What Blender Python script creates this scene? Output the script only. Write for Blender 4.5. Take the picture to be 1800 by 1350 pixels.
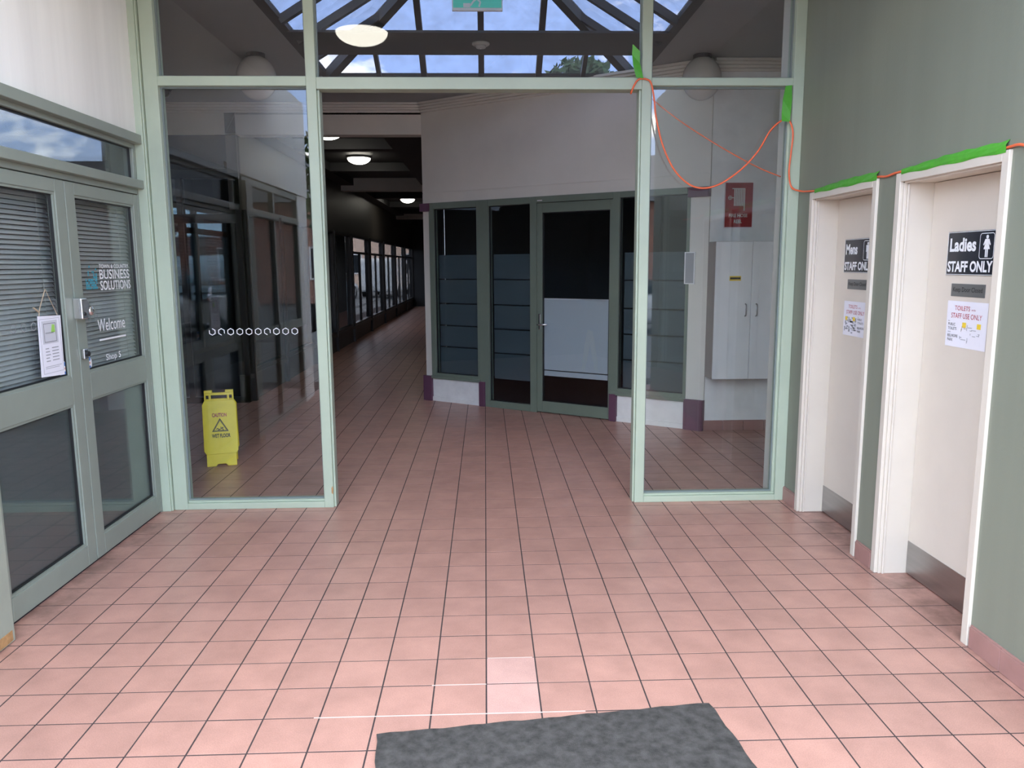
import bpy, bmesh, math, random
from mathutils import Vector, Matrix
random.seed(7)
PI = math.pi
for o in list(bpy.data.objects): bpy.data.objects.remove(o)
scn = bpy.context.scene
COL = scn.collection

# ------------------------------------------------------------------ camera
CAM = Vector((0.0132, -2.6016, 1.6063)); YAW, PIT, ROL, FPX = 0.0334, 0.1528, 0.00638, 1366.6
def cam_axes():
    cy, sy, cp, sp = math.cos(YAW), math.sin(YAW), math.cos(PIT), math.sin(PIT)
    f = Vector((sy*cp, cy*cp, -sp)); r0 = Vector((cy, -sy, 0)); d0 = f.cross(r0)
    cr, sr = math.cos(ROL), math.sin(ROL)
    return r0*cr + d0*sr, d0*cr - r0*sr, f
CR, CD, CF = cam_axes()
cam_d = bpy.data.cameras.new('camera'); cam = bpy.data.objects.new('camera', cam_d); COL.objects.link(cam)
cam_d.sensor_width = 36; cam_d.sensor_fit = 'HORIZONTAL'; cam_d.lens = FPX/1800*36; cam_d.clip_end = 400
M = Matrix((CR, -CD, -CF)).transposed().to_4x4(); M.translation = CAM; cam.matrix_world = M
scn.camera = cam
# ------------------------------------------------------------------ world: blue sky with cumulus
SKY = 1.9
w = bpy.data.worlds.new('World'); scn.world = w; w.use_nodes = True
nt = w.node_tree; nt.nodes.clear()
def N(t, typ, **kw):
    n = t.nodes.new(typ)
    for k, v in kw.items():
        if k in n.inputs: n.inputs[k].default_value = v
        else: setattr(n, k, v)
    return n
tc = N(nt, 'ShaderNodeTexCoord'); sep = N(nt, 'ShaderNodeSeparateXYZ'); nt.links.new(tc.outputs['Generated'], sep.inputs[0])
ramp = N(nt, 'ShaderNodeValToRGB'); nt.links.new(sep.outputs['Z'], ramp.inputs[0])
cr = ramp.color_ramp; cr.elements[0].position = 0.0; cr.elements[0].color = (.66, .73, .82, 1); cr.elements[1].position = .7; cr.elements[1].color = (.40, .46, .56, 1)
e = cr.elements.new(.18); e.color = (.36, .51, .84, 1)
mp = N(nt, 'ShaderNodeMapping'); mp.inputs['Scale'].default_value = (1, 1, 2.2); mp.inputs['Location'].default_value = (1.3, .7, .2)
nt.links.new(tc.outputs['Generated'], mp.inputs[0])
no = N(nt, 'ShaderNodeTexNoise', Scale=4.2, Detail=10.0, Roughness=.55); nt.links.new(mp.outputs[0], no.inputs['Vector'])
thin = N(nt, 'ShaderNodeMapRange'); nt.links.new(sep.outputs['Z'], thin.inputs[0])      # cumulus banked up along the horizon, thinning upward
thin.inputs[1].default_value = .10; thin.inputs[2].default_value = .30; thin.inputs[3].default_value = .015; thin.inputs[4].default_value = .085
sb = N(nt, 'ShaderNodeMath', operation='SUBTRACT'); nt.links.new(no.outputs['Fac'], sb.inputs[0]); nt.links.new(thin.outputs[0], sb.inputs[1])
cm = N(nt, 'ShaderNodeValToRGB'); nt.links.new(sb.outputs[0], cm.inputs[0])
cm.color_ramp.elements[0].position = .47; cm.color_ramp.elements[1].position = .56
mx = N(nt, 'ShaderNodeMixRGB'); nt.links.new(cm.outputs[0], mx.inputs[0]); nt.links.new(ramp.outputs[0], mx.inputs[1]); 
cc_ = N(nt, 'ShaderNodeValToRGB'); nt.links.new(sb.outputs[0], cc_.inputs[0]); cc_.color_ramp.elements[0].position = .52; cc_.color_ramp.elements[0].color = (1, .93, .82, 1)
cc_.color_ramp.elements[1].position = .68; cc_.color_ramp.elements[1].color = (.62, .58, .53, 1)
cs_ = N(nt, 'ShaderNodeVectorMath', operation='SCALE'); cs_.inputs['Scale'].default_value = 2.1; nt.links.new(cc_.outputs[0], cs_.inputs[0]); nt.links.new(cs_.outputs[0], mx.inputs[2])
bg = N(nt, 'ShaderNodeBackground', Strength=SKY); nt.links.new(mx.outputs[0], bg.inputs[0])
wo = N(nt, 'ShaderNodeOutputWorld'); nt.links.new(bg.outputs[0], wo.inputs[0])
# ------------------------------------------------------------------ view
vs = scn.view_settings; vs.view_transform = 'Standard'; vs.look = 'None'; vs.gamma = 1; vs.use_curve_mapping = False; vs.exposure = 2.5
scn.cycles.max_bounces = 14; scn.cycles.transparent_max_bounces = 24; scn.cycles.diffuse_bounces = 6; scn.cycles.glossy_bounces = 6

# ------------------------------------------------------------------ helpers
class MB:
    """collects geometry, builds one mesh"""
    def __init__(s): s.v = []; s.f = []
    def add(s, vs_, fs):
        k = len(s.v); s.v += [tuple(p) for p in vs_]; s.f += [tuple(i+k for i in f) for f in fs]; return s
    def box(s, x0, x1, y0, y1, z0, z1):
        return s.add([(x0,y0,z0),(x1,y0,z0),(x1,y1,z0),(x0,y1,z0),(x0,y0,z1),(x1,y0,z1),(x1,y1,z1),(x0,y1,z1)],
                     [(0,3,2,1),(4,5,6,7),(0,1,5,4),(1,2,6,5),(2,3,7,6),(3,0,4,7)])
    def poly(s, pts, y0, y1):
        """polygon in XZ (counter-clockwise seen from -y) thickened from y0 (front) to y1"""
        n = len(pts)
        return s.add([(x,y0,z) for x, z in pts]+[(x,y1,z) for x, z in pts],
                     [tuple(range(n)), tuple(range(2*n-1, n-1, -1))]+[(i, i+n, (i+1) % n+n, (i+1) % n) for i in range(n)])
    def polyz(s, pts, z0, z1):
        n = len(pts)
        return s.add([(x,y,z0) for x, y in pts]+[(x,y,z1) for x, y in pts],
                     [tuple(range(n-1, -1, -1)), tuple(range(n, 2*n))]+[(i, (i+1) % n, (i+1) % n+n, i+n) for i in range(n)])
    def rect(s, x0, x1, z0, z1, wd, y0, y1):
        """rectangular frame"""
        s.box(x0, x0+wd, y0, y1, z0, z1); s.box(x1-wd, x1, y0, y1, z0, z1)
        s.box(x0+wd, x1-wd, y0, y1, z0, z0+wd); s.box(x0+wd, x1-wd, y0, y1, z1-wd, z1); return s
    def tube(s, pts, r, n=8):
        pts = [Vector(p) for p in pts]; k = len(s.v); up = None; m = len(pts)
        for i, p in enumerate(pts):
            d = (pts[min(i+1, m-1)]-pts[max(i-1, 0)]).normalized()
            if up is None: up = d.orthogonal().normalized()
            a = (up - d*up.dot(d)).normalized(); up = a; b = d.cross(a)
            rr = r[i] if isinstance(r, (list, tuple)) else r
            for j in range(n):
                t = 2*PI*j/n; s.v.append(tuple(p + a*rr*math.cos(t) + b*rr*math.sin(t)))
        for i in range(m-1):
            for j in range(n):
                s.f.append((k+i*n+j, k+i*n+(j+1) % n, k+(i+1)*n+(j+1) % n, k+(i+1)*n+j))
        s.f.append(tuple(k+j for j in range(n-1, -1, -1))); s.f.append(tuple(k+(m-1)*n+j for j in range(n))); return s
    def lathe(s, prof, c=(0,0,0), n=24, axis='z'):
        k = len(s.v)
        for r, h in prof:
            for j in range(n):
                t = 2*PI*j/n; a, b = r*math.cos(t), r*math.sin(t)
                p = (a, b, h) if axis == 'z' else ((a, h, b) if axis == 'y' else (h, a, b))
                s.v.append((p[0]+c[0], p[1]+c[1], p[2]+c[2]))
        for i in range(len(prof)-1):
            for j in range(n):
                q = (k+i*n+j, k+i*n+(j+1) % n, k+(i+1)*n+(j+1) % n, k+(i+1)*n+j)
                s.f.append(q)
        s.f.append(tuple(k+j for j in range(n-1, -1, -1))); s.f.append(tuple(k+(len(prof)-1)*n+j for j in range(n))); return s
    def mesh(s, name, smooth=False):
        me = bpy.data.meshes.new(name); me.from_pydata(s.v, [], s.f)
        bm = bmesh.new(); bm.from_mesh(me); bmesh.ops.recalc_face_normals(bm, faces=bm.faces); bm.to_mesh(me); bm.free()
        if smooth:
            for p in me.polygons: p.use_smooth = True
        me.update(); return me
def obj(name, mb, mat, parent=None, loc=None, rz=0, smooth=False, bevel=0):
    me = mb if isinstance(mb, bpy.types.Mesh) else mb.mesh(name, smooth)
    if mat and not me.materials: me.materials.append(mat)
    o = bpy.data.objects.new(name, me); COL.objects.link(o)
    if parent: o.parent = parent
    if loc is not None: o.location = loc
    o.rotation_euler = (0, 0, rz)
    if bevel:
        b = o.modifiers.new('Bevel', 'BEVEL'); b.width = bevel; b.segments = 2; b.limit_method = 'ANGLE'; b.angle_limit = math.radians(40)
    return o
def empty(name, loc=(0,0,0), rz=0):
    o = bpy.data.objects.new(name, None); o.empty_display_size = .1; COL.objects.link(o); o.location = loc; o.rotation_euler = (0,0,rz); return o
def tag(o, label, cat, group=None, kind=None):
    o['label'] = label; o['category'] = cat
    if group: o['group'] = group
    if kind: o['kind'] = kind
    return o
def struct(o, label, cat): return tag(o, label, cat, kind='structure')
def copy_tree(o, parent=None):
    c = o.copy(); COL.objects.link(c); c.parent = parent
    for ch in list(o.children): copy_tree(ch, c)
    return c
_dg = None
def text(name, s, x0, x1, z0, z1, y, mat, parent, bold=0.0, keep=False, thick=.0006):
    """flat lettering fitted in the rectangle x0..x1, z0..z1 of a facing-(-y) local frame"""
    cu = bpy.data.curves.new(name, 'FONT'); cu.body = s; cu.size = 1; cu.offset = bold; cu.resolution_u = 3
    t = bpy.data.objects.new('t', cu); COL.objects.link(t)
    dg = bpy.context.evaluated_depsgraph_get(); me = bpy.data.meshes.new_from_object(t.evaluated_get(dg))
    bpy.data.objects.remove(t); bpy.data.curves.remove(cu)
    xs = [v.co.x for v in me.vertices]; ys = [v.co.y for v in me.vertices]
    ax, bx, ay, by = min(xs), max(xs), min(ys), max(ys); sx = (x1-x0)/(bx-ax); sz = (z1-z0)/(by-ay)
    for v in me.vertices:
        v.co = (x0+(v.co.x-ax)*sx, y, z0+(v.co.y-ay)*sz)
    me.materials.clear(); me.name = name
    return obj(name, me, mat, parent)

# ------------------------------------------------------------------ materials
MATS = {}
def principled(name, col, rough=.5, metal=0, spec=.5, var=0, vscale=6, bump=0, bscale=60, stain=None, coat=0, emit=None):
    m = bpy.data.materials.new(name); m.use_nodes = True; t = m.node_tree; b = t.nodes['Principled BSDF']
    b.inputs['Base Color'].default_value = (*col, 1); b.inputs['Roughness'].default_value = rough; b.inputs['Metallic'].default_value = metal
    b.inputs['Specular IOR Level'].default_value = spec; b.inputs['Coat Weight'].default_value = coat
    geo = N(t, 'ShaderNodeNewGeometry')
    if var:
        n = N(t, 'ShaderNodeTexNoise', Scale=vscale, Detail=6.0, Roughness=.6)
        src = geo.outputs['Position']
        if stain == 'streak':
            mpn = N(t, 'ShaderNodeMapping'); mpn.inputs['Scale'].default_value = (1, 1, .06); t.links.new(src, mpn.inputs[0]); src = mpn.outputs[0]
        if stain == 'brush':
            mpn = N(t, 'ShaderNodeMapping'); mpn.inputs['Scale'].default_value = (1, .05, 1); t.links.new(src, mpn.inputs[0]); src = mpn.outputs[0]
        t.links.new(src, n.inputs['Vector'])
        r = N(t, 'ShaderNodeMapRange'); r.inputs[1].default_value = .3; r.inputs[2].default_value = .7; r.inputs[3].default_value = 1-var; r.inputs[4].default_value = 1+var*.6
        t.links.new(n.outputs['Fac'], r.inputs[0])
        mu = N(t, 'ShaderNodeVectorMath', operation='SCALE'); mu.inputs[0].default_value = col; t.links.new(r.outputs[0], mu.inputs['Scale'])
        t.links.new(mu.outputs[0], b.inputs['Base Color'])
    if bump:
        n2 = N(t, 'ShaderNodeTexNoise', Scale=bscale, Detail=4.0); t.links.new(geo.outputs['Position'], n2.inputs['Vector'])
        bu = N(t, 'ShaderNodeBump', Strength=bump, Distance=.01); t.links.new(n2.outputs['Fac'], bu.inputs['Height']); t.links.new(bu.outputs[0], b.inputs['Normal'])
    if emit:
        b.inputs['Emission Color'].default_value = (*emit[0], 1); b.inputs['Emission Strength'].default_value = emit[1]
    MATS[name] = m; return m
def glass(name, tint=(.93,.96,.95), r0=.04, dirt=0, dirtcol=(.6,.62,.62), film=0, dscale=9, thru=.55, power=5):
    """thin pane: Schlick reflection on each face, tinted see-through, optional dirt or frosted film"""
    m = bpy.data.materials.new(name); m.use_nodes = True; t = m.node_tree; t.nodes.clear()
    geo = N(t, 'ShaderNodeNewGeometry'); d = N(t, 'ShaderNodeVectorMath', operation='DOT_PRODUCT')
    t.links.new(geo.outputs['Normal'], d.inputs[0]); t.links.new(geo.outputs['Incoming'], d.inputs[1])
    ab = N(t, 'ShaderNodeMath', operation='ABSOLUTE'); t.links.new(d.outputs['Value'], ab.inputs[0])
    om = N(t, 'ShaderNodeMath', operation='SUBTRACT'); om.inputs[0].default_value = 1; t.links.new(ab.outputs[0], om.inputs[1])
    pw = N(t, 'ShaderNodeMath', operation='POWER'); pw.inputs[1].default_value = power; t.links.new(om.outputs[0], pw.inputs[0])
    fr = N(t, 'ShaderNodeMath', operation='MULTIPLY_ADD'); fr.inputs[1].default_value = 1-r0; fr.inputs[2].default_value = r0; t.links.new(pw.outputs[0], fr.inputs[0])
    tr = N(t, 'ShaderNodeBsdfTransparent'); tr.inputs[0].default_value = (*[c**.5 for c in tint], 1)
    gl = N(t, 'ShaderNodeBsdfGlossy', Roughness=0.0); body = tr.outputs[0]
    if dirt or film:
        df = N(t, 'ShaderNodeBsdfDiffuse'); df.inputs[0].default_value = (*dirtcol, 1)
        tl = N(t, 'ShaderNodeBsdfTranslucent'); tl.inputs[0].default_value = (*dirtcol, 1)
        ds = N(t, 'ShaderNodeMixShader'); ds.inputs[0].default_value = thru; t.links.new(df.outputs[0], ds.inputs[1]); t.links.new(tl.outputs[0], ds.inputs[2])
        mxs = N(t, 'ShaderNodeMixShader'); mxs.inputs[0].default_value = film
        if dirt:
            n = N(t, 'ShaderNodeTexNoise', Scale=dscale, Detail=8.0, Roughness=.7); t.links.new(geo.outputs['Position'], n.inputs['Vector'])
            r = N(t, 'ShaderNodeMapRange'); r.inputs[1].default_value = .40; r.inputs[2].default_value = .75; r.inputs[3].default_value = film; r.inputs[4].default_value = min(1, film+dirt)
            t.links.new(n.outputs['Fac'], r.inputs[0]); t.links.new(r.outputs[0], mxs.inputs[0])
        t.links.new(tr.outputs[0], mxs.inputs[1]); t.links.new(ds.outputs[0], mxs.inputs[2]); body = mxs.outputs[0]
    mi = N(t, 'ShaderNodeMixShader'); t.links.new(fr.outputs[0], mi.inputs[0]); t.links.new(body, mi.inputs[1]); t.links.new(gl.outputs[0], mi.inputs[2])
    o = N(t, 'ShaderNodeOutputMaterial'); t.links.new(mi.outputs[0], o.inputs[0]); MATS[name] = m; return m
P = principled
green = P('sage_paint', (.42, .50, .385), .38, var=.07, vscale=3)
doorgreen = P('door_sage_paint', (.25, .285, .24), .38, var=.07, vscale=4)
shopgreen = P('shopfront_green', (.17, .21, .165), .4, var=.05)
wallgreen = P('grey_green_render', (.22, .24, .185), .55, var=.10, vscale=2.2, bump=.06, bscale=90, stain='streak')
whitewall = P('weathered_white_panel', (.88, .88, .84), .6, var=.09, vscale=5, stain='streak', bump=.03, bscale=120)
pillarpaint = P('pillar_paint', (.30, .33, .27), .5, var=.1, vscale=5)
cream = P('cream_enamel', (.66, .61, .52), .35, var=.04, vscale=4)
creamleaf = P('cream_door_paint', (.68, .62, .53), .4, var=.04, vscale=3)
offwhite = P('interior_offwhite', (.72, .70, .63), .6, var=.05, vscale=2)
dado = P('dado_white', (.84, .85, .83), .5, var=.08, vscale=8)
ceilmat = P('ceiling_paint', (.33, .35, .35), .7, var=.03)
porchceil = P('porch_ceiling_paint', (.45, .45, .43), .7)
darkbeam = P('dark_beam_paint', (.045, .047, .05), .55)
darkceil = P('corridor_dark_ceiling', (.03, .03, .03), .6)
corrwall = P('corridor_wall_paint', (.075, .068, .058), .5)
blackframe = P('black_shopfront_frame', (.02, .02, .022), .4)
purple = P('plum_paint', (.13, .055, .095), .45, var=.08, vscale=9)
plum_tile = P('skirting_tile_pink', (.36, .20, .175), .35, var=.1, vscale=8)
steel = P('brushed_steel', (.42, .41, .40), .33, metal=1, var=.12, vscale=30, stain='brush')
chrome = P('chrome', (.75, .75, .76), .18, metal=1)
rubber = P('black_rubber', (.012, .013, .014), .5)
white = P('white_print', (.85, .86, .87), .5)
paper = P('paper', (.80, .80, .86), .6)
black = P('black_sign', (.010, .012, .022), .25)
inkblack = P('black_print', (.012, .012, .012), .5)
inkgrey = P('grey_print', (.35, .36, .38), .6)
inkred = P('red_print', (.45, .04, .05), .5)
signgrey = P('grey_plaque', (.16, .165, .16), .3, metal=.3)
yellow = P('yellow_plastic', (1.0, .80, .035), .38, var=.08, vscale=14)
yellowst = P('yellow_sticker', (.85, .62, .05), .5)
redsign = P('red_sign', (.30, .012, .022), .3)
teal = P('teal_print', (.04, .33, .43), .5)
orange = P('orange_cord', (.85, .16, .06), .4)
tapegreen = P('green_tape', (.085, .40, .035), .45, var=.12, vscale=30)
bluest = P('blue_print', (.05, .18, .5), .5)
limeprint = P('lime_print', (.35, .65, .12), .5)
matgrey = P('grey_carpet', (.105, .10, .094), .95, var=.42, vscale=26, bump=.8, bscale=420, spec=.1)
greyback = P('grey_backing_film', (.075, .10, .105), .25)
slatmat = P('blind_slat', (.46, .48, .47), .5)
stringm = P('twine', (.45, .36, .25), .8)
opal = P('opal_glass', (.62, .60, .55), .25)
lampon = P('lit_opal', (.9, .9, .85), .4, emit=((1, .94, .82), 2.6))
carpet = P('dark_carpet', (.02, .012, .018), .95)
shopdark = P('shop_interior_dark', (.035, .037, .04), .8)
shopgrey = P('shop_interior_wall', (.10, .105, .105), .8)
asphalt = P('asphalt', (.20, .20, .20), .9, var=.15, vscale=4)
concrete = P('concrete_kerb', (.45, .44, .42), .85, var=.1)
brick = P('brick_far', (.42, .22, .16), .8, var=.1, vscale=2)
peach = P('peach_render', (.80, .58, .45), .8)
roofm = P('roof_iron', (.16, .165, .175), .6)
carwhite = P('car_white', (.75, .77, .78), .2, coat=.6)
carglass = P('car_glass', (.02, .025, .03), .08)
tyre = P('tyre', (.015, .015, .015), .7)
alloy = P('alloy_rim', (.5, .5, .52), .3, metal=1)
bark = P('bark', (.12, .085, .06), .9)
leafm = P('leaf_green', (.06, .13, .035), .6, var=.4, vscale=3)
exitg = P('exit_green', (.08, .48, .40), .4, emit=((.10, .60, .52), .05))
rust = P('bare_render_chip', (.42, .24, .10), .8, var=.3, vscale=40)
clear = glass('clear_glass'); farclear = glass('far_window_glass', tint=(.11, .11, .11), r0=.02, power=14); smoked = glass('smoked_glass', tint=(.075, .078, .083))
screen = glass('grey_screen_glass', tint=(.86, .90, .89), r0=.045)
tint = glass('tinted_glass', tint=(.17, .21, .23), r0=.045)
doorglass = glass('door_glass', tint=(.88, .91, .90), r0=.05)
shopglass = glass('shop_glass', tint=(.80, .86, .88), r0=.045)
frost = glass('frosted_band', tint=(.5, .55, .58), r0=.03, film=.6, dirtcol=(.17, .21, .23), thru=.1)
frostwhite = glass('white_film', tint=(.5, .5, .5), r0=.03, film=.95, dirtcol=(.70, .73, .75), thru=.1)
skyglass = glass('dirty_skylight', tint=(.016, .017, .025), r0=.05, dirt=.4, film=.04, dirtcol=(.045, .048, .055), dscale=7)

def tile_mat(name, col):
    m = bpy.data.materials.new(name); m.use_nodes = True; t = m.node_tree; b = t.nodes['Principled BSDF']
    geo = N(t, 'ShaderNodeNewGeometry'); oi = N(t, 'ShaderNodeObjectInfo')
    ad = N(t, 'ShaderNodeMath', operation='ADD'); t.links.new(geo.outputs['Random Per Island'], ad.inputs[0]); t.links.new(oi.outputs['Random'], ad.inputs[1])
    fr = N(t, 'ShaderNodeMath', operation='FRACT'); t.links.new(ad.outputs[0], fr.inputs[0])
    n = N(t, 'ShaderNodeTexNoise', Scale=5.0, Detail=5.0, Roughness=.6); t.links.new(geo.outputs['Position'], n.inputs['Vector'])
    n3 = N(t, 'ShaderNodeTexNoise', Scale=260.0, Detail=2.0); t.links.new(geo.outputs['Position'], n3.inputs['Vector'])
    a1 = N(t, 'ShaderNodeMapRange'); a1.inputs[3].default_value = .95; a1.inputs[4].default_value = 1.04; t.links.new(fr.outputs[0], a1.inputs[0])
    a2 = N(t, 'ShaderNodeMapRange'); a2.inputs[1].default_value = .3; a2.inputs[2].default_value = .7; a2.inputs[3].default_value = .85; a2.inputs[4].default_value = 1.09; t.links.new(n.outputs['Fac'], a2.inputs[0])
    a3 = N(t, 'ShaderNodeMapRange'); a3.inputs[1].default_value = .3; a3.inputs[2].default_value = .7; a3.inputs[3].default_value = .87; a3.inputs[4].default_value = 1.11; t.links.new(n3.outputs['Fac'], a3.inputs[0])
    p1 = N(t, 'ShaderNodeMath', operation='MULTIPLY'); t.links.new(a1.outputs[0], p1.inputs[0]); t.links.new(a2.outputs[0], p1.inputs[1])
    p2 = N(t, 'ShaderNodeMath', operation='MULTIPLY'); t.links.new(p1.outputs[0], p2.inputs[0]); t.links.new(a3.outputs[0], p2.inputs[1])
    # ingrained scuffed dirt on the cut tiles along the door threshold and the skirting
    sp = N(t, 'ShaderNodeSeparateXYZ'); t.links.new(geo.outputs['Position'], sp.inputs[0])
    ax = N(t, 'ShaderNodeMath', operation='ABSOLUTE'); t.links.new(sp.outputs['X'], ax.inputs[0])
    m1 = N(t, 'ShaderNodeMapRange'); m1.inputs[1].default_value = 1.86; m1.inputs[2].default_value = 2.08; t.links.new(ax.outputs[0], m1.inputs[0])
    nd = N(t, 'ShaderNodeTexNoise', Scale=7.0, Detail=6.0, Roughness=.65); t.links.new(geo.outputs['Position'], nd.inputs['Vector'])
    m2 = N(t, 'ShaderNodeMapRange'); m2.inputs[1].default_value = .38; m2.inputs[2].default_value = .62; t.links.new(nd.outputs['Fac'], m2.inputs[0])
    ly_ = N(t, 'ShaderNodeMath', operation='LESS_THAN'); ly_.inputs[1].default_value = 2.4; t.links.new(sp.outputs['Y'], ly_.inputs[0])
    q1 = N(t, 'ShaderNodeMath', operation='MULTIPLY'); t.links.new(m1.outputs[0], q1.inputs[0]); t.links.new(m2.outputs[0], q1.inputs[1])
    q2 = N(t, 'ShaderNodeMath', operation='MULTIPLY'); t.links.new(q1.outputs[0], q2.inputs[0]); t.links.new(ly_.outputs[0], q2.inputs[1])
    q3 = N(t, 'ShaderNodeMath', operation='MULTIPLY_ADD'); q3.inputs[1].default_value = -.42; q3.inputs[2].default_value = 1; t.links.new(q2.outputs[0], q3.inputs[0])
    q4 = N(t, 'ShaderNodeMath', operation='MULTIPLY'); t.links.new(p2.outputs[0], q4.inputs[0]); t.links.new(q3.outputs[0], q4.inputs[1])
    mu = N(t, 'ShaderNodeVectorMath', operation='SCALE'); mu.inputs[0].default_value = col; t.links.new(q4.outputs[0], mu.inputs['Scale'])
    t.links.new(mu.outputs[0], b.inputs['Base Color']); b.inputs['Roughness'].default_value = .30; b.inputs['Specular IOR Level'].default_value = .35
    n4 = N(t, 'ShaderNodeTexNoise', Scale=14.0, Detail=3.0); t.links.new(geo.outputs['Position'], n4.inputs['Vector'])
    rr = N(t, 'ShaderNodeMapRange'); rr.inputs[3].default_value = .24; rr.inputs[4].default_value = .42; t.links.new(n4.outputs['Fac'], rr.inputs[0]); t.links.new(rr.outputs[0], b.inputs['Roughness'])
    return m
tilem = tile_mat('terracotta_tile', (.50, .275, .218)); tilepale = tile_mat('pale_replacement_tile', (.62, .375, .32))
grout = P('dark_grout', (.05, .036, .036), .9, var=.2, vscale=20)

# ------------------------------------------------------------------ floor
CH = 3.42                                    # ceiling height
floor = obj('floor', MB().box(-4.2, 3.6, -3.2, 28, -.12, -.0007), grout)
struct(floor, 'pink terracotta tiled floor with dark joints running from the porch into the arcade', 'floor')
def project(p):
    d = Vector(p)-CAM; z = d.dot(CF)
    return (900+FPX*d.dot(CR)/z, 675+FPX*d.dot(CD)/z) if z > .05 else None
G = .0030
def tile_mesh(nm):
    m = MB(); a, b = G, .2-G; c = .0004
    m.add([(a,a,-.004),(b,a,-.004),(b,b,-.004),(a,b,-.004),(a,a,-c),(b,a,-c),(b,b,-c),(a,b,-c),(a+c,a+c,0),(b-c,a+c,0),(b-c,b-c,0),(a+c,b-c,0)],
          [(0,1,5,4),(1,2,6,5),(2,3,7,6),(3,0,4,7),(4,5,9,8),(5,6,10,9),(6,7,11,10),(7,4,8,11),(8,9,10,11)])
    return m
cells = []
for i in range(-21, 18):
    for j in range(-13, 140):
        x, y = i*.2, j*.2
        if y < 2.4 and not (-2.25 < x < 2.15): continue
        if y > 6.6 and not (-2.85 < x < -.7): continue
        if 2.4 <= y <= 6.6 and (x > 2.1-(y-4.7)/1.96*2.8 and y > 4.7): continue
        if y >= 4.7 and x > 2.1: continue
        q = [project((x+a, y+b, 0)) for a, b in ((0,0),(.2,0),(.2,.2),(0,.2))]
        area = 0
        if all(q) and all(-150 < p[0] < 1950 and p[1] < 1450 for p in q) and any(0 < p[0] < 1800 and 0 < p[1] < 1350 for p in q):
            area = abs(sum(q[k][0]*q[(k+1) % 4][1]-q[(k+1) % 4][0]*q[k][1] for k in range(4)))/2
        cells.append((area, i, j))
cells.sort(reverse=True)
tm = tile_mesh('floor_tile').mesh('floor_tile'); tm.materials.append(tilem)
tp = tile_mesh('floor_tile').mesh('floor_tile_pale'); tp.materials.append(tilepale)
for area, i, j in cells[:300]:
    pale = (i == 0 and j in (0, 1))
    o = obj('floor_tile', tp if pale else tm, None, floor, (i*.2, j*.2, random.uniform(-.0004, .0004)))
    if pale: o['label'] = 'paler pink replacement tile'
rest = MB(); base = tile_mesh('t')
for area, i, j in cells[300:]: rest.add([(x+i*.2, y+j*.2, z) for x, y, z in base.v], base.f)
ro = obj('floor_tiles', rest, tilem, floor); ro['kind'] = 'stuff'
palegrout = P('pale_new_grout', (.60, .52, .47), .8)
for x0, x1, y in ((-.62, .36, 0), (-.21, 0, .2), (.005, .19, .4)):
    o = obj('pale_joint', MB().box(x0, x1, y-.0026, y+.0026, -.0009, -.0003), palegrout, floor); o['label'] = 'pale new grout line beside the replacement tiles'

# ------------------------------------------------------------------ right porch wall with two door openings
wr = MB()
wr.box(2.04, 2.32, -1.8, .43, 0, 3.5); wr.box(2.04, 2.32, 1.22, 1.45, 0, 3.5); wr.box(2.04, 2.32, 2.245, 2.62, 0, 3.5)
wr.box(2.04, 2.32, .43, 1.22, 2.01, 3.5); wr.box(2.04, 2.32, 1.45, 2.245, 2.01, 3.5)
wr.box(2.24, 2.32, .43, 1.22, 0, 2.01); wr.box(2.24, 2.32, 1.45, 2.245, 0, 2.01)
struct(obj('wall_right', wr, wallgreen), 'grey-green rendered porch wall with the two staff toilet doors', 'wall')
bb = empty('baseboard_right', (2.04, 0, 0)); struct(bb, 'pink tile skirting along the grey-green porch wall', 'skirting')
def skirt(parent, L, mat=plum_tile):
    m = MB(); m.box(0, L-.003, -.013, 0, 0, .092); m.box(0, L-.003, -.009, 0, .092, .1)
    return m
for y0, y1 in ((-1.8, .40), (1.25, 1.42), (2.275, 2.468)):
    y = y1
    while y > y0+.02:
        L = min(.2, y-y0); o = obj('skirting_tile', skirt(bb, L), plum_tile, bb, (0, y, 0), -PI/2, bevel=.002); y -= L

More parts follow.
